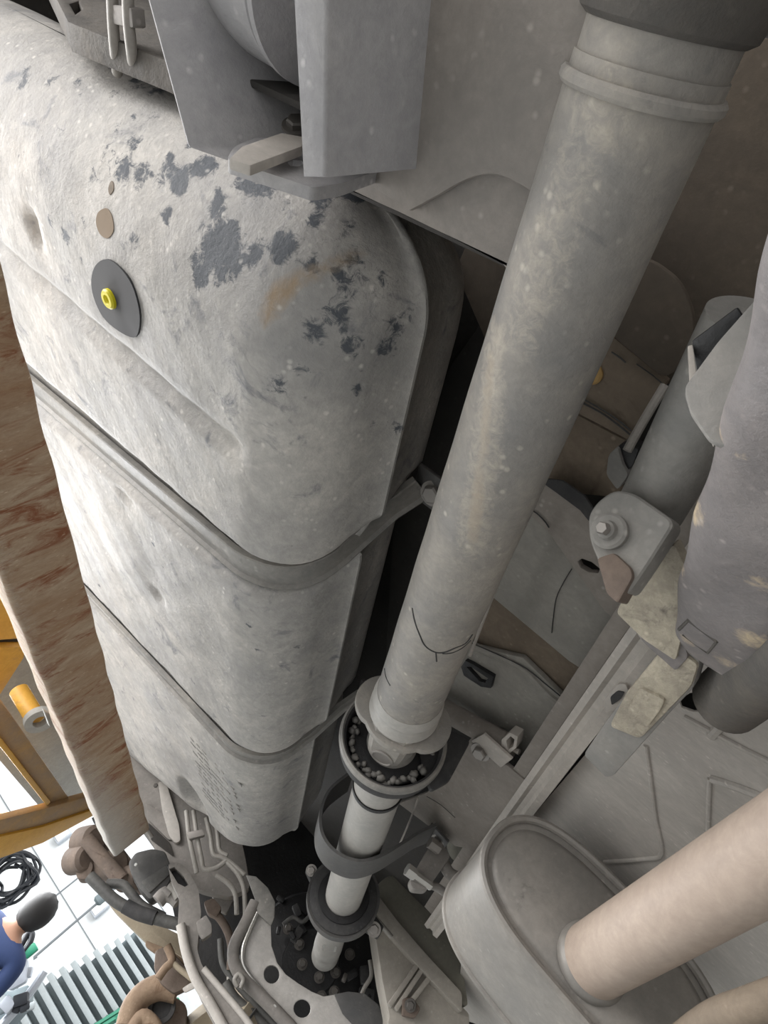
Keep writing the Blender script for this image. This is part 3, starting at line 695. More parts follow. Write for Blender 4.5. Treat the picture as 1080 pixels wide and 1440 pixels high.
bolt(tp, at(676, 1057, 'z', .592), (0.1, -.2, -1), .013)
# dark rubber slot grommet, yellow disc
pp_('rubber_slot', [(648, 938), (654, 929), (664, 934), (694, 952), (690, 968), (676, 966), (652, 950)], .640, 'oily', .008, holes=[[(656, 938), (662, 938), (686, 954), (682, 960), (674, 958)]], bv=.001)
g_ = at(834, 525, 'z', .655)
new_obj('yellow_grommet', lathe(g_, (0, 0, -1), [(-.002, .0125), (.003, .0125), (.005, .010), (.005, 0)], 28), 'grommet', tp)
def crack(pts, z, r=.0016, mat='rubber'):
    r *= .6
    return new_obj('seam_crack', tube([at(x, y, 'z', z) for x, y in pts], r, 5, 3), mat, tp)
crack([(812, 557), (840, 572), (868, 590), (888, 606)], .652); crack([(812, 563), (845, 580), (870, 598), (886, 611)], .652, .002)
crack([(860, 495), (872, 503), (880, 510)], .652); crack([(895, 512), (918, 528), (932, 540)], .652, .0012)
crack([(745, 716), (755, 722), (766, 733), (772, 742)], .633); crack([(804, 800), (792, 820), (782, 842), (778, 870), (776, 890)], .650, .0012)
crack([(640, 895), (672, 908), (710, 925), (740, 940), (765, 960), (795, 985), (812, 1003)], .645, .0018)
crack([(745, 1085), (760, 1098)], .596, .0014); crack([(600, 1120), (620, 1132), (640, 1150)], .596, .0012)
rod = tag(new_obj('thin_rod', tube([at(x, y, 'z', .60) for x, y in [(744, 722), (720, 775), (690, 845), (661, 922)]], .0028, 8, 4), 'rail'), 'thin pale rod beside the shaft above the black slot', 'rod')
rod2 = tag(new_obj('thin_cable', tube([at(x, y, 'z', .57) for x, y in [(588, 1122), (578, 1150), (566, 1178), (556, 1200)]], .0022, 8, 4), 'rail'), 'thin cable hanging beside the front shaft tube', 'cable')
# sensor clip with rod
clp = thing('line_clip', 'small black and grey clip on a thin line', 'clip')
pp_('clip_body', [(868, 628), (878, 622), (898, 632), (890, 655), (882, 662), (870, 648)], .60, 'oily', .02, par=clp)
pp_('clip_cover', [(855, 640), (868, 628), (876, 655), (884, 668), (868, 690), (852, 668)], .595, 'arm_grey', .02, r=6, par=clp, bv=.004)
new_obj('line', tube([at(882, 634, 'z', .59), at(892, 615, 'z', .60), at(912, 580, 'z', .62), at(935, 542, 'z', .64)], .005, 10), 'line', clp)

# ================================================================== LINK SLEEVE, HANGER BRACKET, TRAILING ARM
lk = thing('torque_link', 'grey cylindrical link sleeve clamped by a bolted bracket', 'suspension link')
s0 = at(926, 694, 'z', .535); s1 = at(992, 572, 'z', .525)
new_obj('link_sleeve', lathe(s0, s1 - s0, [(-.02, .031), (0, .031), ((s1 - s0).length, .033), ((s1 - s0).length + .08, .034)], 48), 'arm_grey', lk)
# bracket: rounded lug facing the camera with a side wall
nb = _n((-.25, -.55, -.8)); p0 = at(862, 745, 'z', .47)
lugp = [on(x, y, p0, nb) for x, y in rpoly([(838, 706), (862, 688), (890, 692), (950, 734), (908, 800), (880, 840), (845, 800), (828, 760), (826, 725)], 14)]
new_obj('bracket_lug', plate(lugp, -nb * .03, bevel=.005, seg=3), 'arm_grey', lk)
sw = [on(x, y, p0, nb) for x, y in rpoly([(842, 786), (866, 778), (890, 800), (893, 812), (872, 850), (856, 836)], 6)]
new_obj('lug_foot', plate([q + nb * .006 for q in sw], -nb * .025, bevel=.003), 'caliper', lk)
pb = on(859, 748, p0, nb)
new_obj('bush_washer', lathe(pb, nb, [(0, .0165), (.006, .0165), (.008, .014), (.008, .009), (.014, .008), (.016, .005), (.016, 0)], 36), 'arm_grey', lk)
bolt(lk, pb + nb * .014, nb, .006, .010, False)

gp = thing('arm_cover_plate', 'flat pale grey plate wedged behind the muddy arm', 'plate')
pn = _n((-.1, -.75, -.65)); p1 = at(1000, 560, 'z', .40)
new_obj('plate_face', plate([on(x, y, p1, pn) for x, y in rpoly([(962, 545), (1010, 480), (1085, 395), (1110, 560), (1060, 640), (1000, 620), (972, 580)], 10)], -pn * .006, bevel=.002), 'arm_grey', gp)
new_obj('plate_edge', plate([on(x, y, p1 + Vector((0, .03, .02)), pn) for x, y in [(967, 486), (974, 484), (980, 528), (1010, 600), (1004, 625), (985, 580), (970, 540)]], -pn * .006, bevel=.001), 'rail', gp)
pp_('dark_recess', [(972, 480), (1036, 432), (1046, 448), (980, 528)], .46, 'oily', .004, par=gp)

arm = thing('trailing_arm', 'thick mud-caked suspension arm at the right edge', 'suspension arm')
def armsec(c, a, b, k=48, pw=2.6):
    """c centre, a across, b depth: a rounded box section"""
    out = []
    for i in range(k):
        t = 2 * PI * i / k; cx, sx = math.cos(t), math.sin(t)
        out.append(c + a * (abs(cx) ** (2 / pw) * (1 if cx >= 0 else -1)) + b * (abs(sx) ** (2 / pw) * (1 if sx >= 0 else -1)))
    return out
def arm_st(pl, pr, z, dep):
    L = at(pl[0], pl[1], 'z', z); R_ = at(pr[0], pr[1], 'z', z); c = (L + R_) / 2; a = (R_ - L) / 2
    b = ray((pl[0] + pr[0]) / 2, (pl[1] + pr[1]) / 2).normalized() * dep
    return armsec(c + b, a, b)
ST = [arm_st((1125, 150), (1420, 260), .265, .028), arm_st((1062, 380), (1300, 480), .30, .028), arm_st((1040, 470), (1250, 560), .33, .03), arm_st((1008, 600), (1200, 690), .37, .032), arm_st((972, 720), (1150, 810), .41, .034), arm_st((952, 810), (1105, 900), .45, .034),
      arm_st((948, 865), (1072, 945), .48, .032), arm_st((944, 905), (1040, 965), .51, .028)]
rs = []
for i in range(len(ST) - 1):
    for s in range(12):
        t = s / 12; rs.append([ST[i][j].lerp(ST[i + 1][j], t) for j in range(48)])
rs.append(ST[-1])
ab = loft(rs)
for v in ab.verts:
    v.co += Vector((math.sin(v.co.y * 61), 0, math.sin(v.co.x * 70 + v.co.y * 35))) * .0014
ARMB = BVHTree.FromBMesh(ab)
abo = new_obj('arm_body', ab, 'arm', arm, 60)
MB3 = [(hit(ARMB, x, y), r, w_) for x, y, r, w_ in [(985, 690, .022, .8), (978, 720, .02, .7), (1010, 610, .015, .6), (1060, 900, .025, .7), (1020, 930, .022, .6), (960, 800, .012, .6), (1066, 820, .02, .6), (1040, 640, .015, .5), (965, 900, .015, .6)]]
MB3 = [(a[0], r, w_) for a, r, w_ in MB3 if a]
set_attr(abo, 'm1', lambda co: max([-.25] + [-.2 + w_ * 1.2 * math.exp(-(co - p).length_squared / (r * r)) for p, r, w_ in MB3]))
# end plate and muddy side web
zt_ = .515
endp = [at(x, y, 'z', zt_) for x, y in rpoly([(945, 895), (985, 930), (975, 968), (940, 1005), (862, 1092), (852, 1094), (820, 1062), (848, 1020), (900, 950)], 6)]
new_obj('end_plate', plate(endp, (0, 0, .020), bevel=.003), 'arm_grey', arm)
lp = [at(x, y, 'z', zt_ - .004) for x, y in rpoly([(938, 905), (982, 935), (972, 966), (900, 1040), (856, 1022), (880, 975)], 8)]
mudp = new_obj('mud_cake', plate(lp, (0, 0, .008), bevel=.003), 'arm_mud', arm)
lp = [at(x, y, 'z', zt_ - .008) for x, y in rpoly([(900, 968), (935, 985), (928, 1000), (910, 1024), (880, 1000)], 5)]
new_obj('mud_lump', plate(lp, (0, 0, .008), bevel=.002), 'arm_mud', mudp)
web = [at(x, y, 'z', .505) for x, y in rpoly([(948, 765), (965, 800), (962, 880), (950, 930), (905, 900), (866, 862), (880, 835), (910, 800)], 6)]
wb = new_obj('muddy_web', plate(web, (0, 0, .014), bevel=.004), 'arm_mud', arm)
web2 = [at(x, y, 'z', .509) for x, y in rpoly([(872, 862), (910, 838), (955, 880), (968, 925), (950, 945), (905, 905)], 6)]
new_obj('web_foot', plate(web2, (0, 0, .012), bevel=.004), 'arm', arm)
surf_line('stamped_mark', [(955, 885), (968, 872), (1008, 902)], .0018, 'dark_collar', arm, ARMB, k=1)
surf_line('stamped_mark', [(1008, 902), (995, 918), (960, 892)], .0014, 'dark_collar', arm, ARMB, k=1)

# exhaust stub behind the arm at the right edge
stub = tag(new_obj('exhaust_stub', tube([at(1022, 985, 'z', .56), at(1060, 955, 'z', .54), at(1120, 915, 'z', .50), at(1200, 860, 'z', .46), at(1420, 740, 'z', .44)], .035, 28, 5), 'dark_collar'), 'brown pipe stub behind the muddy arm at the right edge', 'pipe')

# ================================================================== SILL RAIL AND FLOOR SHIELD
rl = thing('underbody_rail', 'long narrow ribbed rail between the tunnel and the heat shield', 'rail')
ra, rb2 = at(880, 935, 'z', .585), at(640, 1262, 'z', .585)
dr = (rb2 - ra).normalized(); A_ = ra - dr * .35; B_ = rb2 + dr * .25
new_obj('rail_web', sweep([A_, B_], [(-.020, .0), (-.020, -.012), (-.010, -.014), (-.004, -.008), (.004, -.008), (.010, -.014), (.022, -.012), (.024, .06), (-.020, .06)], (0, 0, 1)), 'rail', rl, 30)
new_obj('flange_lip', beam_between(A_ + Vector((-.034, 0, .02)), B_ + Vector((-.034, 0, .02)), .024, .004, bevel=.001), 'pan', rl)
dcl = [at(x, y, 'z', .568) for x, y in rpoly([(850, 985), (868, 962), (880, 962), (884, 972), (866, 998), (852, 1004)], 4)]
rc_ = new_obj('corroded_cap', plate(dcl, (0, 0, .006), bevel=.002), 'rail', rl)
new_obj('black_flake', plate([at(x, y, 'z', .566) for x, y in rpoly([(858, 980), (868, 972), (878, 974), (872, 984), (860, 992)], 3)], (0, 0, .003), bevel=0), 'rubber', rc_)

hs = thing('heat_shield', 'pale ribbed floor heat shield above the muffler and exhaust pipe', 'heat shield')
ZH = .60
hpts = [(905, 965), (950, 960), (985, 930), (1160, 830), (1500, 640), (1700, 1050), (1300, 1620), (900, 1520), (640, 1430), (660, 1250), (700, 1205)]
hole = [(955, 985), (970, 975), (1000, 970), (1030, 962), (1022, 985), (1000, 1000), (975, 1001), (958, 995)]
new_obj('shield_sheet', plate([at(x, y, 'z', ZH) for x, y in hpts], (0, 0, .004), [[at(x, y, 'z', ZH) for x, y in hole]], bevel=.001), 'shield', hs)
def rib(pts, r=.004, mat='shield', k=4, z=ZH - .001):
    return new_obj('rib', tube([at(x, y, 'z', z) for x, y in pts], r, 8, k), mat, hs)
rib([(908, 1048), (914, 1090), (922, 1150), (930, 1200), (905, 1208), (850, 1212)], .0032)
rib([(962, 1008), (1000, 1028), (1040, 1050), (1100, 1080)], .0035); rib([(1000, 1035), (1030, 1005), (1080, 965), (1110, 940)], .006)
rib([(1000, 1095), (1040, 1108), (1090, 1128)], .0055); rib([(998, 1095), (996, 1140), (995, 1180)], .003)
rib([(1020, 1010), (1100, 945)], .004, k=1)

# ================================================================== MUFFLER AND TAIL PIPE
mf = thing('muffler', 'oval grey muffler with a rolled end rim at lower right', 'muffler')
MY = .95
mc = at(838, 1322, 'y', MY); mx, mz = .180, .086
lean = math.radians(-3)
def oval(y, sx, sz, k=64, c=None, bulge=0):
    out = []; c = c or mc
    for i in range(k):
        a = 2 * PI * i / k; cx, sx_ = math.cos(a), math.sin(a)
        x = abs(cx) ** .62 * (1 if cx >= 0 else -1) * sx; z = abs(sx_) ** .85 * (1 if sx_ >= 0 else -1) * sz
        out.append(Vector((c.x + x * math.cos(lean) - z * math.sin(lean), y, c.z + x * math.sin(lean) + z * math.cos(lean))))
    return out
new_obj('muffler_body', loft([oval(MY + .004, mx, mz), oval(MY + .012, mx + .003, mz + .003), oval(MY + .22, mx + .003, mz + .003), oval(MY + .232, mx, mz), oval(MY + .25, mx - .03, mz - .03)]), 'muffler', mf, 40)
cap = new_obj('end_cap', loft([oval(MY + .010, mx - .004, mz - .004), oval(MY + .012, mx - .009, mz - .009), oval(MY + .004, mx - .013, mz - .013), oval(MY + .001, mx - .022, mz - .022), oval(MY - .003, mx - .06, mz - .05), oval(MY - .004, mx - .11, mz - .07)]), 'muffler', mf, 60)
def ovalring(y, sx, sz, r):
    P = oval(y, sx, sz, 72); n = len(P); rings = []
    for i in range(n + 1):
        p = P[i % n]; t = (P[(i + 1) % n] - P[(i - 1) % n]).normalized(); u = Vector((0, 1, 0)); v = t.cross(u)
        rings.append([p + (u * math.cos(2 * PI * j / 8) + v * math.sin(2 * PI * j / 8)) * r for j in range(8)])
    bm = loft(rings, cap=False); bmesh.ops.remove_doubles(bm, verts=bm.verts[:], dist=1e-6); return bm
new_obj('end_rim', ovalring(MY, mx + .0005, mz + .0005, .006), 'muffler', mf)
new_obj('front_rim', ovalring(MY + .225, mx + .002, mz + .002, .006), 'muffler', mf)
pb0 = at(832, 1352, 'y', MY); pe = at(1080, 1202, 'y', .60); pdir = (pe - pb0)
ep = thing('exhaust_pipe', 'straight pinkish beige exhaust pipe welded into the muffler end', 'exhaust pipe')
new_obj('pipe_tube', tube([pb0 - pdir * .05, pb0 + pdir * .5, pb0 + pdir * 1.0, pb0 + pdir * 1.9, pb0 + pdir * 3.2, pb0 + pdir * 4.2 + Vector((0, 0, .03))], .044, 48, 6), 'pipe', ep)
pu, u_, v_ = frame_for(pdir)
new_obj('weld_bead', ringlathe(pb0 + pdir * .005, pdir, [(-.006, .043), (-.005, .048), (0, .049), (.006, .047), (.010, .043)], 48), 'muffler', ep)
br = tag(new_obj('muddy_rod', tube([at(930, 1490, 'z', .41), at(1000, 1440, 'z', .41), at(1065, 1416, 'z', .42), at(1150, 1385, 'z', .46), at(1260, 1340, 'z', .596)], .019, 14, 4), 'pan_brown'), 'brown muddy rod at the bottom right corner', 'rod')

# ================================================================== EXHAUST HANGER
eh = thing('exhaust_hanger', 'bolted steel exhaust hanger beside the hoop', 'hanger')
def pl_(name, pts, y, mat, th=.02, par=None, r=0, bv=.003, holes=()):
    P_ = rpoly(pts, r) if r else pts
    return new_obj(name, plate([at(a, b, 'y', y) for a, b in P_], (0, th, 0), [[at(a, b, 'y', y) for a, b in h] for h in holes], bevel=bv), mat, par)
pl_('hanger_plate', [(604, 1190), (620, 1182), (634, 1204), (600, 1252), (580, 1250), (576, 1238)], 1.36, 'frame', .03, eh, 5)
new_obj('stud', lathe(at(572, 1222, 'y', 1.34), (.9, .3, .3), [(0, .012), (.02, .012), (.02, .008), (.06, .008)], 6), 'chrome', eh)
new_obj('stud', lathe(at(604, 1184, 'y', 1.34), (.9, .3, .3), [(0, .012), (.025, .012)], 6), 'bolt', eh)
new_obj('hook_rod', tube([at(x, y, 'y', 1.38) for x, y in [(592, 1242), (615, 1248), (632, 1264), (640, 1290)]], .008, 12), 'frame', eh)
new_obj('hook_rod', tube([at(x, y, 'y', 1.38) for x, y in [(622, 1208), (632, 1228), (650, 1234), (668, 1222)]], .012, 12), 'frame', eh)
new_obj('rubber_ball', lathe(at(640, 1180, 'y', 1.46), (.6, .4, .7), [(0, .02), (.01, .045), (.04, .055), (.07, .05), (.09, .03)], 28), 'cast_green', eh)
# ================================================================== ENGINE BAY, GEARBOX AND FRONT END
def yp(name, pts, y, mat, par, th=.02, r=0, bv=.003, holes=()):
    return pl_(name, pts, y, mat, th, par, r, bv, holes)
def yt(name, pts, y, rad, mat, par, seg=12, k=5):
    return new_obj(name, tube([at(p[0], p[1], 'y', p[2] if len(p) > 2 else y) for p in pts], rad, seg, k), mat, par)
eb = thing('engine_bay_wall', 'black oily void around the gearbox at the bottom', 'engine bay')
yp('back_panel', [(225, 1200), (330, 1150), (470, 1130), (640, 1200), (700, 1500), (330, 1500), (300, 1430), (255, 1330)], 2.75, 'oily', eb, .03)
gb_ = thing('gearbox', 'black bolted gearbox end where the narrow shaft goes in', 'gearbox')
gc = at(438, 1352, 'y', 2.34)
new_obj('gearbox_case', lathe(gc, (0, 1, 0), [(0, .05), (.0, .085), (.02, .09), (.03, .16), (.05, .20), (.12, .22), (.35, .24)], 40), 'oily', gb_)
for x, y in [(425, 1356), (449, 1374), (472, 1367), (421, 1328), (492, 1342), (470, 1395), (412, 1388), (405, 1306), (452, 1402)]:
    bolt(gb_, at(x, y, 'y', 2.30), (0, -1, 0), .011, .02, mat='bolt_dark')
rnd = random.Random(3)
for i in range(16):
    x = rnd.uniform(388, 430) if i % 2 else rnd.uniform(480, 540); y = rnd.uniform(1262, 1320) if i % 2 else rnd.uniform(1330, 1405)
    c = at(x, y, 'y', rnd.uniform(2.25, 2.4)); s = rnd.uniform(.012, .035)
    new_obj('gearbox_fitting', box(c, (s * 1.4, s, s * .8), Matrix.Rotation(rnd.random() * 3, 3, 'Y'), bevel=.004), rnd.choice(['oily', 'rubber', 'bolt_dark', 'oily']), gb_)
yt('wiring', [(398, 1300), (412, 1290), (425, 1296), (436, 1288)], 2.28, .006, 'hose', gb_)
yt('wiring', [(500, 1420), (512, 1390), (522, 1372), (520, 1350)], 2.2, .006, 'line', gb_)

xm = thing('gearbox_crossmember', 'bright bare metal gearbox crossmember plate with two round holes', 'crossmember')
face = [(361, 1284), (381, 1301), (382, 1330), (390, 1354), (402, 1370), (420, 1383), (438, 1394), (455, 1401), (486, 1396), (513, 1399), (530, 1414), (546, 1445), (420, 1465), (345, 1375), (338, 1345), (345, 1315)]
def pcirc(cx, cy, rx, ry, n=18): return [(cx + rx * math.cos(2 * PI * i / n), cy + ry * math.sin(2 * PI * i / n)) for i in range(n)]
yp('holed_plate', face, 2.12, 'alloy', xm, .012, 0, .003, [pcirc(382, 1370, 11, 13), pcirc(425, 1418, 12, 13)])
yt('rolled_edge', [(359, 1268), (345, 1298), (330, 1328), (329, 1352), (342, 1376), (378, 1412), (412, 1448)], 2.11, .016, 'frame', xm)
yt('inner_edge', [(362, 1283), (349, 1312), (341, 1338), (347, 1366), (388, 1414), (420, 1450)], 2.108, .006, 'chrome', xm)
yp('dark_corner', [(470, 1398), (490, 1394), (513, 1397), (532, 1412), (548, 1445), (500, 1445), (482, 1425)], 2.105, 'strap_dark', xm, .01)
yp('end_strap', [(346, 1230), (360, 1232), (377, 1248), (387, 1268), (386, 1290), (381, 1302), (362, 1284), (358, 1262)], 2.10, 'strap', xm, .012, 0, .004)
yt('tie_clip', [(334, 1388), (330, 1378), (336, 1370), (342, 1378), (338, 1390)], 2.08, .006, 'line', xm)
bolt(xm, at(386, 1416, 'y', 2.10), (0, -1, 0), .006, .005, False, 'chrome')

tc_ = thing('transfer_case', 'pale ribbed alloy gear casing beside the muffler', 'gear casing')
yp('case_top', [(524, 1250), (548, 1228), (585, 1240), (612, 1262), (640, 1290), (660, 1420), (625, 1390), (590, 1345), (545, 1290)], 1.95, 'cast_green', tc_, .10, 14, .01)
yp('case_edge', [(519, 1258), (530, 1256), (560, 1296), (600, 1342), (650, 1396), (650, 1425), (600, 1372), (555, 1322), (524, 1286)], 1.93, 'cast', tc_, .10, 6, .008)
yp('case_side', [(524, 1286), (555, 1320), (600, 1370), (660, 1425), (660, 1460), (540, 1460), (548, 1430), (538, 1380), (530, 1330)], 1.96, 'cast', tc_, .10, 6, .006)
for a, b in (((590, 1352), (547, 1415)), ((597, 1358), (556, 1420)), ((606, 1372), (575, 1412))):
    new_obj('rib', beam_between(at(a[0], a[1], 'y', 1.945), at(b[0], b[1], 'y', 1.945), .012, .02, (0, 1, 0)), 'cast', tc_)
yp('drain_boss', [(566, 1404), (580, 1402), (592, 1418), (584, 1432), (566, 1428)], 1.93, 'caliper', tc_, .02, 4)
bolt(tc_, at(577, 1414, 'y', 1.925), (0, -1, -.2), .010, mat='bolt_dark')
yt('breather_tube', [(519, 1270), (528, 1290), (536, 1300), (551, 1318)], 1.90, .006, 'line', tc_)

# ------------------------------------------------------------------ front chassis rail, lines
fcr = thing('front_chassis_rail', 'dusty front chassis rail left of the tank end', 'chassis rail')
yp('rail_web', [(120, 960), (240, 1060), (330, 1140), (345, 1205), (352, 1248), (322, 1262), (282, 1252), (236, 1222), (205, 1170), (150, 1100)], 2.35, 'frame', fcr, .05, 6)
yp('raised_channel', [(222, 1098), (234, 1100), (252, 1160), (254, 1182), (247, 1186), (238, 1176), (228, 1140)], 2.33, 'shield', fcr, .02, 5)
yp('cross_channel', [(205, 1128), (240, 1152), (246, 1178), (238, 1182), (208, 1152)], 2.34, 'frame', fcr, .02, 4)
yp('cross_channel', [(208, 1156), (238, 1184), (244, 1204), (212, 1180)], 2.34, 'pan_dark', fcr, .01, 3)
bolt(fcr, at(219, 1105, 'y', 2.33), (0, -1, 0), .008, .006, False, 'bolt_dark')
lns = [[(262, 1140), (266, 1176), (272, 1205), (277, 1228)], [(272, 1140), (277, 1176), (283, 1206), (287, 1222), (303, 1221), (319, 1210)], [(290, 1150), (296, 1178), (300, 1201), (312, 1206), (326, 1214), (344, 1230)],
       [(319, 1212), (334, 1228), (343, 1250), (345, 1288)], [(304, 1230), (322, 1243), (331, 1258), (333, 1286)], [(303, 1150), (306, 1175), (309, 1196), (320, 1203)]]
names = ['leftmost of the thin steel lines beside the tank end', 'steel line with a sharp hooked bend beside the tank end', 'steel line stepping right under the tank corner', 'long curved line dropping beside the crossmember strap', 'inner curved line beside the crossmember strap', 'short steel line tucked under the tank edge']
for L, nm in zip(lns, names):
    tag(new_obj('fuel_line', tube([at(x, y, 'y', 2.22) for x, y in L], .0075, 10, 5), 'line'), nm, 'fuel line', 'fuel and brake lines by the tank end')
lc2 = tag(new_obj('line_clamp', plate([at(x, y, 'y', 2.2) for x, y in rpoly([(262, 1170), (285, 1166), (288, 1174), (266, 1180)], 2)], (0, .02, 0), bevel=.002), 'bolt'), 'small clamp across the steel lines by the tank end', 'clamp')

# ------------------------------------------------------------------ front suspension clutter
sa = thing('stamped_arm', 'curved grey stamped arm with a dark slot beside the lines', 'suspension arm')
yp('arm_shell', [(236, 1214), (252, 1212), (266, 1226), (279, 1250), (283, 1285), (277, 1335), (284, 1358), (312, 1390), (345, 1428), (368, 1460), (312, 1460), (284, 1408), (268, 1372), (258, 1335), (250, 1300), (252, 1262), (240, 1238)], 2.05, 'frame', sa, .05, 6, .008, [[(238, 1222), (245, 1219), (258, 1232), (265, 1244), (260, 1247), (250, 1242)]])
yp('slot_lining', [(234, 1216), (250, 1214), (268, 1242), (262, 1252), (246, 1244)], 2.085, 'oily', sa, .01)
yt('rolled_edge', [(254, 1300), (262, 1340), (276, 1378), (298, 1415), (320, 1455)], 2.04, .012, 'shield', sa)
yt('stiffener', [(286, 1362), (315, 1396), (345, 1432), (365, 1462)], 2.04, .008, 'shield', sa)
yp('clip_block', [(276, 1296), (290, 1286), (298, 1300), (298, 1312), (284, 1322), (278, 1312)], 2.04, 'frame', sa, .03, 3)

bt = thing('bay_tubes', 'dark hoses hanging in the black gap beside the crossmember', 'hoses')
for L, rr, m_ in (([(298, 1280), (312, 1295), (322, 1315), (326, 1340), (322, 1365)], .012, 'caliper'), ([(310, 1320), (312, 1350), (322, 1370), (345, 1398), (400, 1455)], .009, 'hose'), ([(318, 1380), (330, 1402), (360, 1430), (390, 1460)], .012, 'hose'), ([(322, 1372), (326, 1395), (350, 1425), (372, 1460)], .007, 'line')):
    yt('hose', L, 2.3, rr, m_, bt)
yp('hose_joint', [(286, 1268), (300, 1262), (312, 1276), (304, 1290), (292, 1284)], 2.28, 'caliper', bt, .04, 4)
yp('inner_bracket', [(295, 1252), (318, 1245), (330, 1262), (318, 1285), (306, 1278)], 2.4, 'frame', bt, .03, 3)

sc_ = thing('sensor_cover', 'faceted dark grey plastic cover by the beam end', 'cover')
yp('cover_shell', [(180, 1212), (190, 1198), (214, 1192), (232, 1196), (244, 1228), (232, 1252), (210, 1266), (196, 1250), (184, 1228)], 2.26, 'strap_dark', sc_, .08, 5, .014)
yp('cover_ridge', [(198, 1240), (234, 1216), (240, 1228), (210, 1256)], 2.25, 'hose', sc_, .02, 3, .004)
new_obj('white_clip', lathe(at(191, 1216, 'y', 2.25), (0, -1, 0), [(0, .005), (.004, .004)], 12), 'sticker', sc_)
pv = thing('plastic_valve', 'small pale plastic valve under the dark cover', 'valve')
yt('valve_body', [(222, 1268), (232, 1258), (244, 1260), (252, 1268)], 2.2, .022, 'frame', pv, 16)
yt('valve_neck', [(238, 1245), (246, 1252), (252, 1262)], 2.18, .014, 'line', pv, 14)
yt('valve_neck', [(232, 1250), (240, 1258)], 2.18, .010, 'frame', pv, 14, 2)

cal = thing('brake_caliper', 'brown dusty brake caliper below the end of the rusty beam', 'brake caliper')
cc = at(150, 1212, 'y', 2.5)
yp('caliper_body', [(112, 1190), (122, 1172), (140, 1160), (168, 1185), (196, 1222), (210, 1228), (205, 1248), (182, 1250), (150, 1238), (128, 1222)], 2.5, 'caliper', cal, .10, 8, .02)
for x, y, r in ((128, 1182, .05), (116, 1208, .045), (160, 1215, .045), (188, 1234, .04)):
    new_obj('piston_boss', lathe(at(x, y, 'y', 2.46), (.5, -.6, .4), [(-.05, r), (0, r), (.02, r * .95), (.03, r * .7)], 24), 'caliper', cal)
yt('guide_pin', [(122, 1180), (142, 1205), (172, 1238)], 2.42, .024, 'caliper', cal, 14)
yp('mount_ear', [(104, 1212), (118, 1202), (132, 1216), (124, 1236), (108, 1236)], 2.45, 'caliper', cal, .05, 6, .01, [pcirc(117, 1216, 5, 4, 10)])
yp('top_bracket', [(128, 1150), (140, 1146), (172, 1188), (166, 1196)], 2.55, 'rubber', cal, .05, 2)
bh = thing('brake_hose_pair', 'two thick dark brake hoses curving from the caliper', 'hoses')
yt('brake_hose', [(126, 1232), (142, 1248), (164, 1268), (195, 1284), (228, 1294), (252, 1300)], 2.3, .017, 'hose', bh, 14)
yt('brake_hose', [(150, 1243), (172, 1244), (184, 1256), (200, 1274), (230, 1290)], 2.32, .014, 'hose', bh, 14)
yt('hose_sleeve', [(176, 1274), (195, 1284), (218, 1291)], 2.298, .020, 'rubber', bh, 14)

la = thing('lower_arm', 'pale muddy lower suspension arm under the brake hoses', 'suspension arm')
yp('arm_plate', [(138, 1250), (160, 1262), (200, 1288), (256, 1316), (268, 1352), (244, 1338), (205, 1324), (182, 1302), (160, 1280)], 2.5, 'tyre', la, .05, 6, .012)
yp('arm_flange', [(205, 1322), (240, 1336), (262, 1352), (256, 1358), (225, 1345), (204, 1330)], 2.46, 'rusty_brown', la, .03, 3)
bj = thing('ball_joint_boot', 'tan ball joint boot under the lower arm', 'ball joint')
yp('boot_block', [(218, 1336), (232, 1330), (250, 1346), (272, 1372), (265, 1388), (244, 1398), (226, 1384), (216, 1362)], 2.4, 'caliper', bj, .06, 5, .014)
yt('tan_strap', [(235, 1330), (242, 1350), (232, 1362), (222, 1376)], 2.36, .012, 'rusty_brown', bj)
yt('tan_strap', [(240, 1350), (252, 1362), (272, 1378)], 2.36, .008, 'tyre', bj)
yp('light_tip', [(256, 1390), (268, 1382), (282, 1378), (276, 1388), (260, 1396)], 2.35, 'shield', bj, .01, 2)
kn = thing('steering_knuckle', 'rusty brown steering knuckle at the bottom left of the tyre', 'knuckle')
yt('knuckle_arm', [(180, 1442), (188, 1415), (205, 1396), (228, 1388), (250, 1392)], 2.45, .035, 'rusty_brown', kn, 18)
yp('knuckle_hub', [(196, 1425), (215, 1402), (245, 1400), (262, 1412), (262, 1450), (200, 1460)], 2.5, 'caliper', kn, .08, 8, .02)
new_obj('hub_bore', lathe(at(228, 1418, 'y', 2.48), (0, -1, 0), [(0, .04), (.02, .04), (.02, .028), (.005, .024), (.005, 0)], 28), 'rubber', kn)
yt('knuckle_lip', [(186, 1448), (200, 1430), (215, 1440), (225, 1460)], 2.42, .02, 'rusty_brown', kn, 14)
ty = thing('dusty_road_tyre', 'dusty tan front tyre with thin tread lines at the bottom edge', 'tyre')
tcn = at(296, 1480, 'y', 2.45); ta = Vector((.9, .35, -.1)).normalized()
new_obj('tyre_carcass', ringlathe(tcn, ta, [(-.07, .10), (-.08, .16), (-.07, .195), (-.04, .205), (0, .208), (.04, .205), (.07, .195), (.08, .16), (.07, .10)], 64), 'tyre', ty)
for t in (-.045, -.015, .015, .045):
    new_obj('tread_groove', ringlathe(tcn, ta, [(t - .003, .19), (t - .003, .2085), (t + .003, .2085), (t + .003, .19)], 64), 'hose', ty)

# ================================================================== WORKSHOP BEHIND
for i, z in enumerate((-.9, -.1, .7, 1.5)):
    o = new_obj('trim_%d' % (i + 1), box((-2.5, WY - .004, z), (14, .008, .012), bevel=0), 'cord'); o['kind'] = 'structure'
o = new_obj('trim_5', beam_between((-9, 7.55, 3.24), (3, 7.55, 3.24), .12, .14), 'cord'); o['kind'] = 'structure'
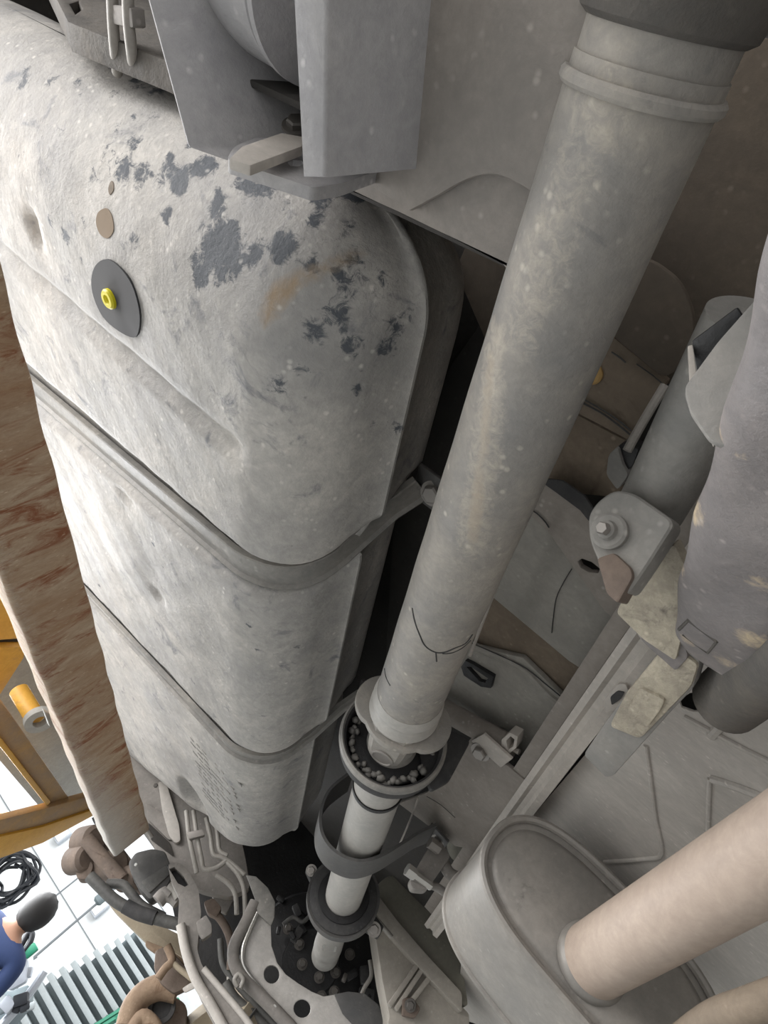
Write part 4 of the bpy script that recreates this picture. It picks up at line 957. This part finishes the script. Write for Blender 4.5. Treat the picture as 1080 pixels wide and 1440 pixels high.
# stairs
YS = 8.2
stairs = thing('steel_stairs', 'grey steel stairs with green handrails against the white wall', 'stairs')
t0 = at(40, 1442, 'y', YS - .35); t1 = at(214, 1343, 'y', YS + .35)
NS = 12; wdt = .62
for i in range(NS):
    c = t0.lerp(t1, i / (NS - 1)) + Vector((0, 0, 0))
    new_obj('tread', box(c + Vector((0, .02, 0)), (wdt, .22, .05), bevel=.006), 'bin_grey', stairs)
    new_obj('riser', box(c + Vector((0, .10, -.06)), (wdt * .96, .02, .12), bevel=.003), 'bin_dark', stairs)
for s, zz in ((wdt / 2 + .03, -.02), (wdt / 2 + .08, .02)):
    off = Vector((s, -.12, zz)); new_obj('stringer', beam_between(t0 + off - (t1 - t0) * .1, t1 + off + (t1 - t0) * .06, .03, .07, bevel=.004), 'green_rail', stairs)
off = Vector((wdt / 2 + .26, -.15, .02)); a = t0 + off; b = t1 + off
new_obj('handrail', tube([a - (b - a) * .1, a.lerp(b, .5), b - (b - a) * .05], .03, 12, 3), 'green_rail', stairs)
for f in (.2, .5, .8):
    p = a.lerp(b, f); new_obj('baluster', beam_between(p, p + Vector((-.2, 0, 0)), .03, .03), 'green_rail', stairs)
bx_ = tag(new_obj('dark_cabinet', box(at(205, 1344, 'y', YS + .6), (.5, .3, .5), bevel=.01), 'bin_dark'), 'dark cabinet at the top of the grey stairs', 'cabinet')

# pendant cords and wall boxes
cd1 = thing('pendant_cord', 'long thin cord hanging in front of the white wall', 'cord')
a = at(52, 1345, 'y', 7.5); zt2 = at(141, 1264, 'y', 7.5)
new_obj('cord_line', tube([a, a.lerp(zt2, .5), Vector((zt2.x, 7.5, 3.2))], .012, 8, 3), 'cord', cd1)
new_obj('cord_grip', lathe(zt2 + Vector((0, 0, -.05)), (0, 0, 1), [(0, .03), (.02, .05), (.12, .05), (.15, .03)], 16), 'bin_dark', cd1)
cd2 = thing('ceiling_pull', 'short thin cord with a grey bob before the wall', 'cord')
a = at(63, 1272, 'y', 7.6)
new_obj('cord_line', tube([a, Vector((a.x, a.y, 1.5)), Vector((a.x, a.y, 3.2))], .009, 8, 2), 'cord', cd2)
new_obj('bob', lathe(a + Vector((0, 0, -.1)), (0, 0, 1), [(0, .01), (.03, .04), (.08, .045), (.12, .02)], 16), 'machine_grey', cd2)
for x, y, nm in ((88, 1175, 'small white wall box below the yellow cross bar'), (140, 1277, 'small white wall box beside the long cord')):
    wbx = thing('wall_box', nm, 'wall box', 'boxes on the white wall'); c = at(x, y, 'y', WY - .05)
    new_obj('box_body', box(c, (.14, .08, .2), bevel=.01), 'machine_grey', wbx); new_obj('box_lid', box(c + Vector((0, -.045, 0)), (.11, .01, .16), bevel=.004), 'sticker', wbx)

# tangled cable hung on the wall
rnd = random.Random(11)
tg = thing('cable_tangle', 'black tangled coil of cable at the left edge', 'cable')
tcc = at(14, 1236, 'y', 6.0)
for i in range(9):
    P = []; n = 9
    R0 = rnd.uniform(.08, .2); ph = rnd.random() * 6
    for j in range(n): P.append(tcc + Vector((math.cos(ph + j * .8) * R0 * rnd.uniform(.7, 1.2), rnd.uniform(-.06, .06), math.sin(ph + j * .8) * R0 * rnd.uniform(.7, 1.2))))
    new_obj('cable_loop', tube(P, .012, 6, 4), 'wire_black', tg)
yt('cable_tail', [(28, 1218, 6.0), (42, 1215, 6.0), (46, 1228, 6.0), (52, 1238, 6.0)], 6.0, .014, 'wire_black', tg)

# machine at the lower left
mch = thing('workshop_machine', 'pale grey workshop machine with a holed plate at the left edge', 'machine')
yp('holed_plate', [(2, 1366), (18, 1342), (34, 1338), (39, 1352), (36, 1380), (14, 1392), (2, 1386)], 5.4, 'machine_grey', mch, .05, 4, .008, [pcirc(20, 1359, 6, 6, 14)])
yt('loop_handle', [(26, 1336), (34, 1322), (40, 1312), (45, 1314), (42, 1326), (34, 1338)], 5.4, .02, 'wire_black', mch)
yt('long_lever', [(-20, 1378), (8, 1352), (30, 1330)], 5.38, .022, 'machine_grey', mch, 10, 2)
yt('support_bar', [(-10, 1455), (22, 1420), (45, 1392), (62, 1366)], 5.5, .028, 'machine_grey', mch, 10, 3)
yp('machine_base', [(-30, 1384), (14, 1394), (40, 1384), (36, 1410), (10, 1440), (-30, 1450)], 5.6, 'bin_dark', mch, .2, 4, .02)
mb = at(-30, 1450, 'y', 5.7)
new_obj('machine_column', box((mb.x, 5.75, (mb.z + .1 + FZ) / 2), (.5, .4, mb.z + .1 - FZ), bevel=.02), 'machine_blue', mch)
for i in range(10):
    c = at(rnd.uniform(2, 44), rnd.uniform(1350, 1420), 'y', 5.45); s = rnd.uniform(.04, .09)
    new_obj('fitting', box(c, (s, s * .6, s * .8), Matrix.Rotation(rnd.random() * 3, 3, 'Y'), bevel=.012), rnd.choice(['bin_grey', 'wire_black', 'machine_blue', 'bin_dark', 'machine_grey']), mch)
new_obj('green_tag', box(at(43, 1337, 'y', 5.4), (.06, .03, .08), bevel=.01), 'green_rail', mch)

stp = [at(456, 1326, 'y', 2.0), at(475, 1330, 'y', 2.0)]
hs_ = [hit(FBV, x, y) for x, y in [(454, 1328), (474, 1331), (472, 1339), (453, 1336)]]
if all(hs_): new_obj('white_sticker', plate([p + n * .0012 for p, n in hs_], -hs_[0][1] * .002, bevel=0), 'sticker', shaft)
# ------------------------------------------------------------------ mechanic
hc = at(52, 1283, 'y', 5.0)
def skin_mesh(name, verts, edges, mat, parent, root=0, sub=2):
    me = bpy.data.meshes.new(name); me.from_pydata([v[:3] for v in verts], edges, []); me.update()
    o = bpy.data.objects.new(name, me); C.objects.link(o)
    if parent: o.parent = parent
    md = o.modifiers.new('skin', 'SKIN'); md.use_smooth_shade = True
    for i, v in enumerate(verts):
        d = me.skin_vertices[0].data[i]; d.radius = (v[3], v[4] if len(v) > 4 else v[3]); d.use_root = (i == root)
    s = o.modifiers.new('sub', 'SUBSURF'); s.levels = sub; s.render_levels = sub
    me.materials.append(MATS[mat]); return o
px_, py_ = hc.x, hc.y; H = hc.z - FZ + .10          # standing height, head slightly bowed
def B(x, y, z): return (px_ - x, py_ - y, FZ + z * H)
per = thing('person', 'dark-haired person in a navy top standing at the left edge', 'person')
V = [B(0, 0, .53) + (.12, .09), B(0, 0, .62) + (.125, .085), B(0, .0, .72) + (.14, .09), B(0, 0, .80) + (.13, .08), B(0, .01, .855) + (.05, .05), B(0, -.01, .885) + (.062, .075), B(0, -.02, .93) + (.076, .095), B(0, -.015, .968) + (.062, .075)]
E_ = [(i, i + 1) for i in range(7)]
for s in (-1, 1):
    b = len(V)
    V += [B(s * .19, 0, .80) + (.055,), B(s * .23, -.02, .63) + (.042,), B(s * .20, -.22, .55) + (.032,), B(s * .19, -.30, .54) + (.036, .02)]
    E_ += [(3, b), (b, b + 1), (b + 1, b + 2), (b + 2, b + 3)]
    for k, (dx, dl_) in enumerate(((-.028, .07), (-.010, .085), (.010, .08), (.028, .06))):
        f = len(V); V += [B(s * .19 + dx, -.35, .54) + (.0095,), B(s * .19 + dx, -.35 - dl_ * .5, .525) + (.009,), B(s * .19 + dx, -.35 - dl_ * .8, .505) + (.008,)]
        E_ += [(b + 3, f), (f, f + 1), (f + 1, f + 2)]
    f = len(V); V += [B(s * .19 - s * .045, -.31, .53) + (.011,), B(s * .19 - s * .055, -.36, .515) + (.009,)]
    E_ += [(b + 3, f), (f, f + 1)]
    f = len(V); V += [B(s * .09, 0, .49) + (.085,), B(s * .10, -.02, .28) + (.058,), B(s * .10, .02, .06) + (.04,), B(s * .105, -.12, .022) + (.04, .028)]
    E_ += [(0, f), (f, f + 1), (f + 1, f + 2), (f + 2, f + 3)]
bd = skin_mesh('body', V, E_, 'skin', per)
# face
for s in (-1, 1):
    new_obj('eye', lathe(Vector(B(s * .03, -.108, .935)), (0, 1, 0), [(0, .012), (.004, .010), (.006, 0)], 12), 'sticker', bd)
    new_obj('ear', lathe(Vector(B(s * .072, -.01, .93)), (-s, -.3, 0), [(0, .028), (.012, .03), (.016, .02)], 12), 'skin', bd)
new_obj('nose', lathe(Vector(B(0, -.108, .925)), (0, 1, -.3), [(0, .016), (.02, .010), (.026, .004)], 10), 'skin', bd)
new_obj('mouth', box(B(0, -.10, .895), (.045, .008, .008), bevel=.003), 'caliper', bd)
hb_ = bmesh.new(); bmesh.ops.create_uvsphere(hb_, u_segments=28, v_segments=18, radius=1)
for v in hb_.verts:
    c = v.co.copy(); fr2 = 1.0
    if c.y > .45 and c.z < .35: fr2 = .8
    wob = 1 + .03 * math.sin(c.x * 14) * math.sin(c.z * 11)
    v.co = Vector(B(0, .005, .938)) + Vector((c.x * .098 * fr2 * wob, c.y * .122 * fr2 * wob, c.z * .125 * wob))
new_obj('hair', hb_, 'hair', per)
def cloth(idx, grow, mat, name, root=0):
    mp_ = {k: i for i, k in enumerate(idx)}
    vv = [tuple(V[k][:3]) + tuple(r + grow for r in V[k][3:]) for k in idx]
    ee = [(mp_[a], mp_[b]) for a, b in E_ if a in mp_ and b in mp_]
    return skin_mesh(name, vv, ee, mat, per, 0)
armL = 8; leg = [k for k, v in enumerate(V)]
nper = (len(V) - 8) // 2
a1_, a2_ = 8, 8 + nper
cloth([1, 2, 3, a1_, a1_ + 1, a1_ + 2, a2_, a2_ + 1, a2_ + 2, 0], .014, 'navy', 'shirt')
cloth([0, a1_ + nper - 4, a1_ + nper - 3, a1_ + nper - 2, a2_ + nper - 4, a2_ + nper - 3, a2_ + nper - 2], .013, 'trousers', 'trousers')
for b in (a1_, a2_):
    q = Vector(V[b + nper - 1][:3]); new_obj('shoe', box(q + Vector((0, -.03, 0.0)), (.10, .28, .07), bevel=.025), 'wire_black', per)
# ------------------------------------------------------------------ lift everything to its height; origins to each thing's base
def descend(o):
    for c in o.children: yield c; yield from descend(c)
bpy.context.view_layer.update()
for o in [o for o in C.objects if o.parent is None and o.type in ('MESH', 'EMPTY')]:
    ms = ([o] if o.type == 'MESH' else []) + [c for c in descend(o) if c.type == 'MESH']
    co = [v.co for m_ in ms for v in m_.data.vertices]
    if not co: continue
    lo = Vector([min(c[i] for c in co) for i in range(3)]); hi = Vector([max(c[i] for c in co) for i in range(3)])
    base = Vector(((lo.x + hi.x) / 2, (lo.y + hi.y) / 2, lo.z))
    for me in {m_.data for m_ in ms}: me.transform(Matrix.Translation(-base))
    o.location = base + Vector((0, 0, CZ))
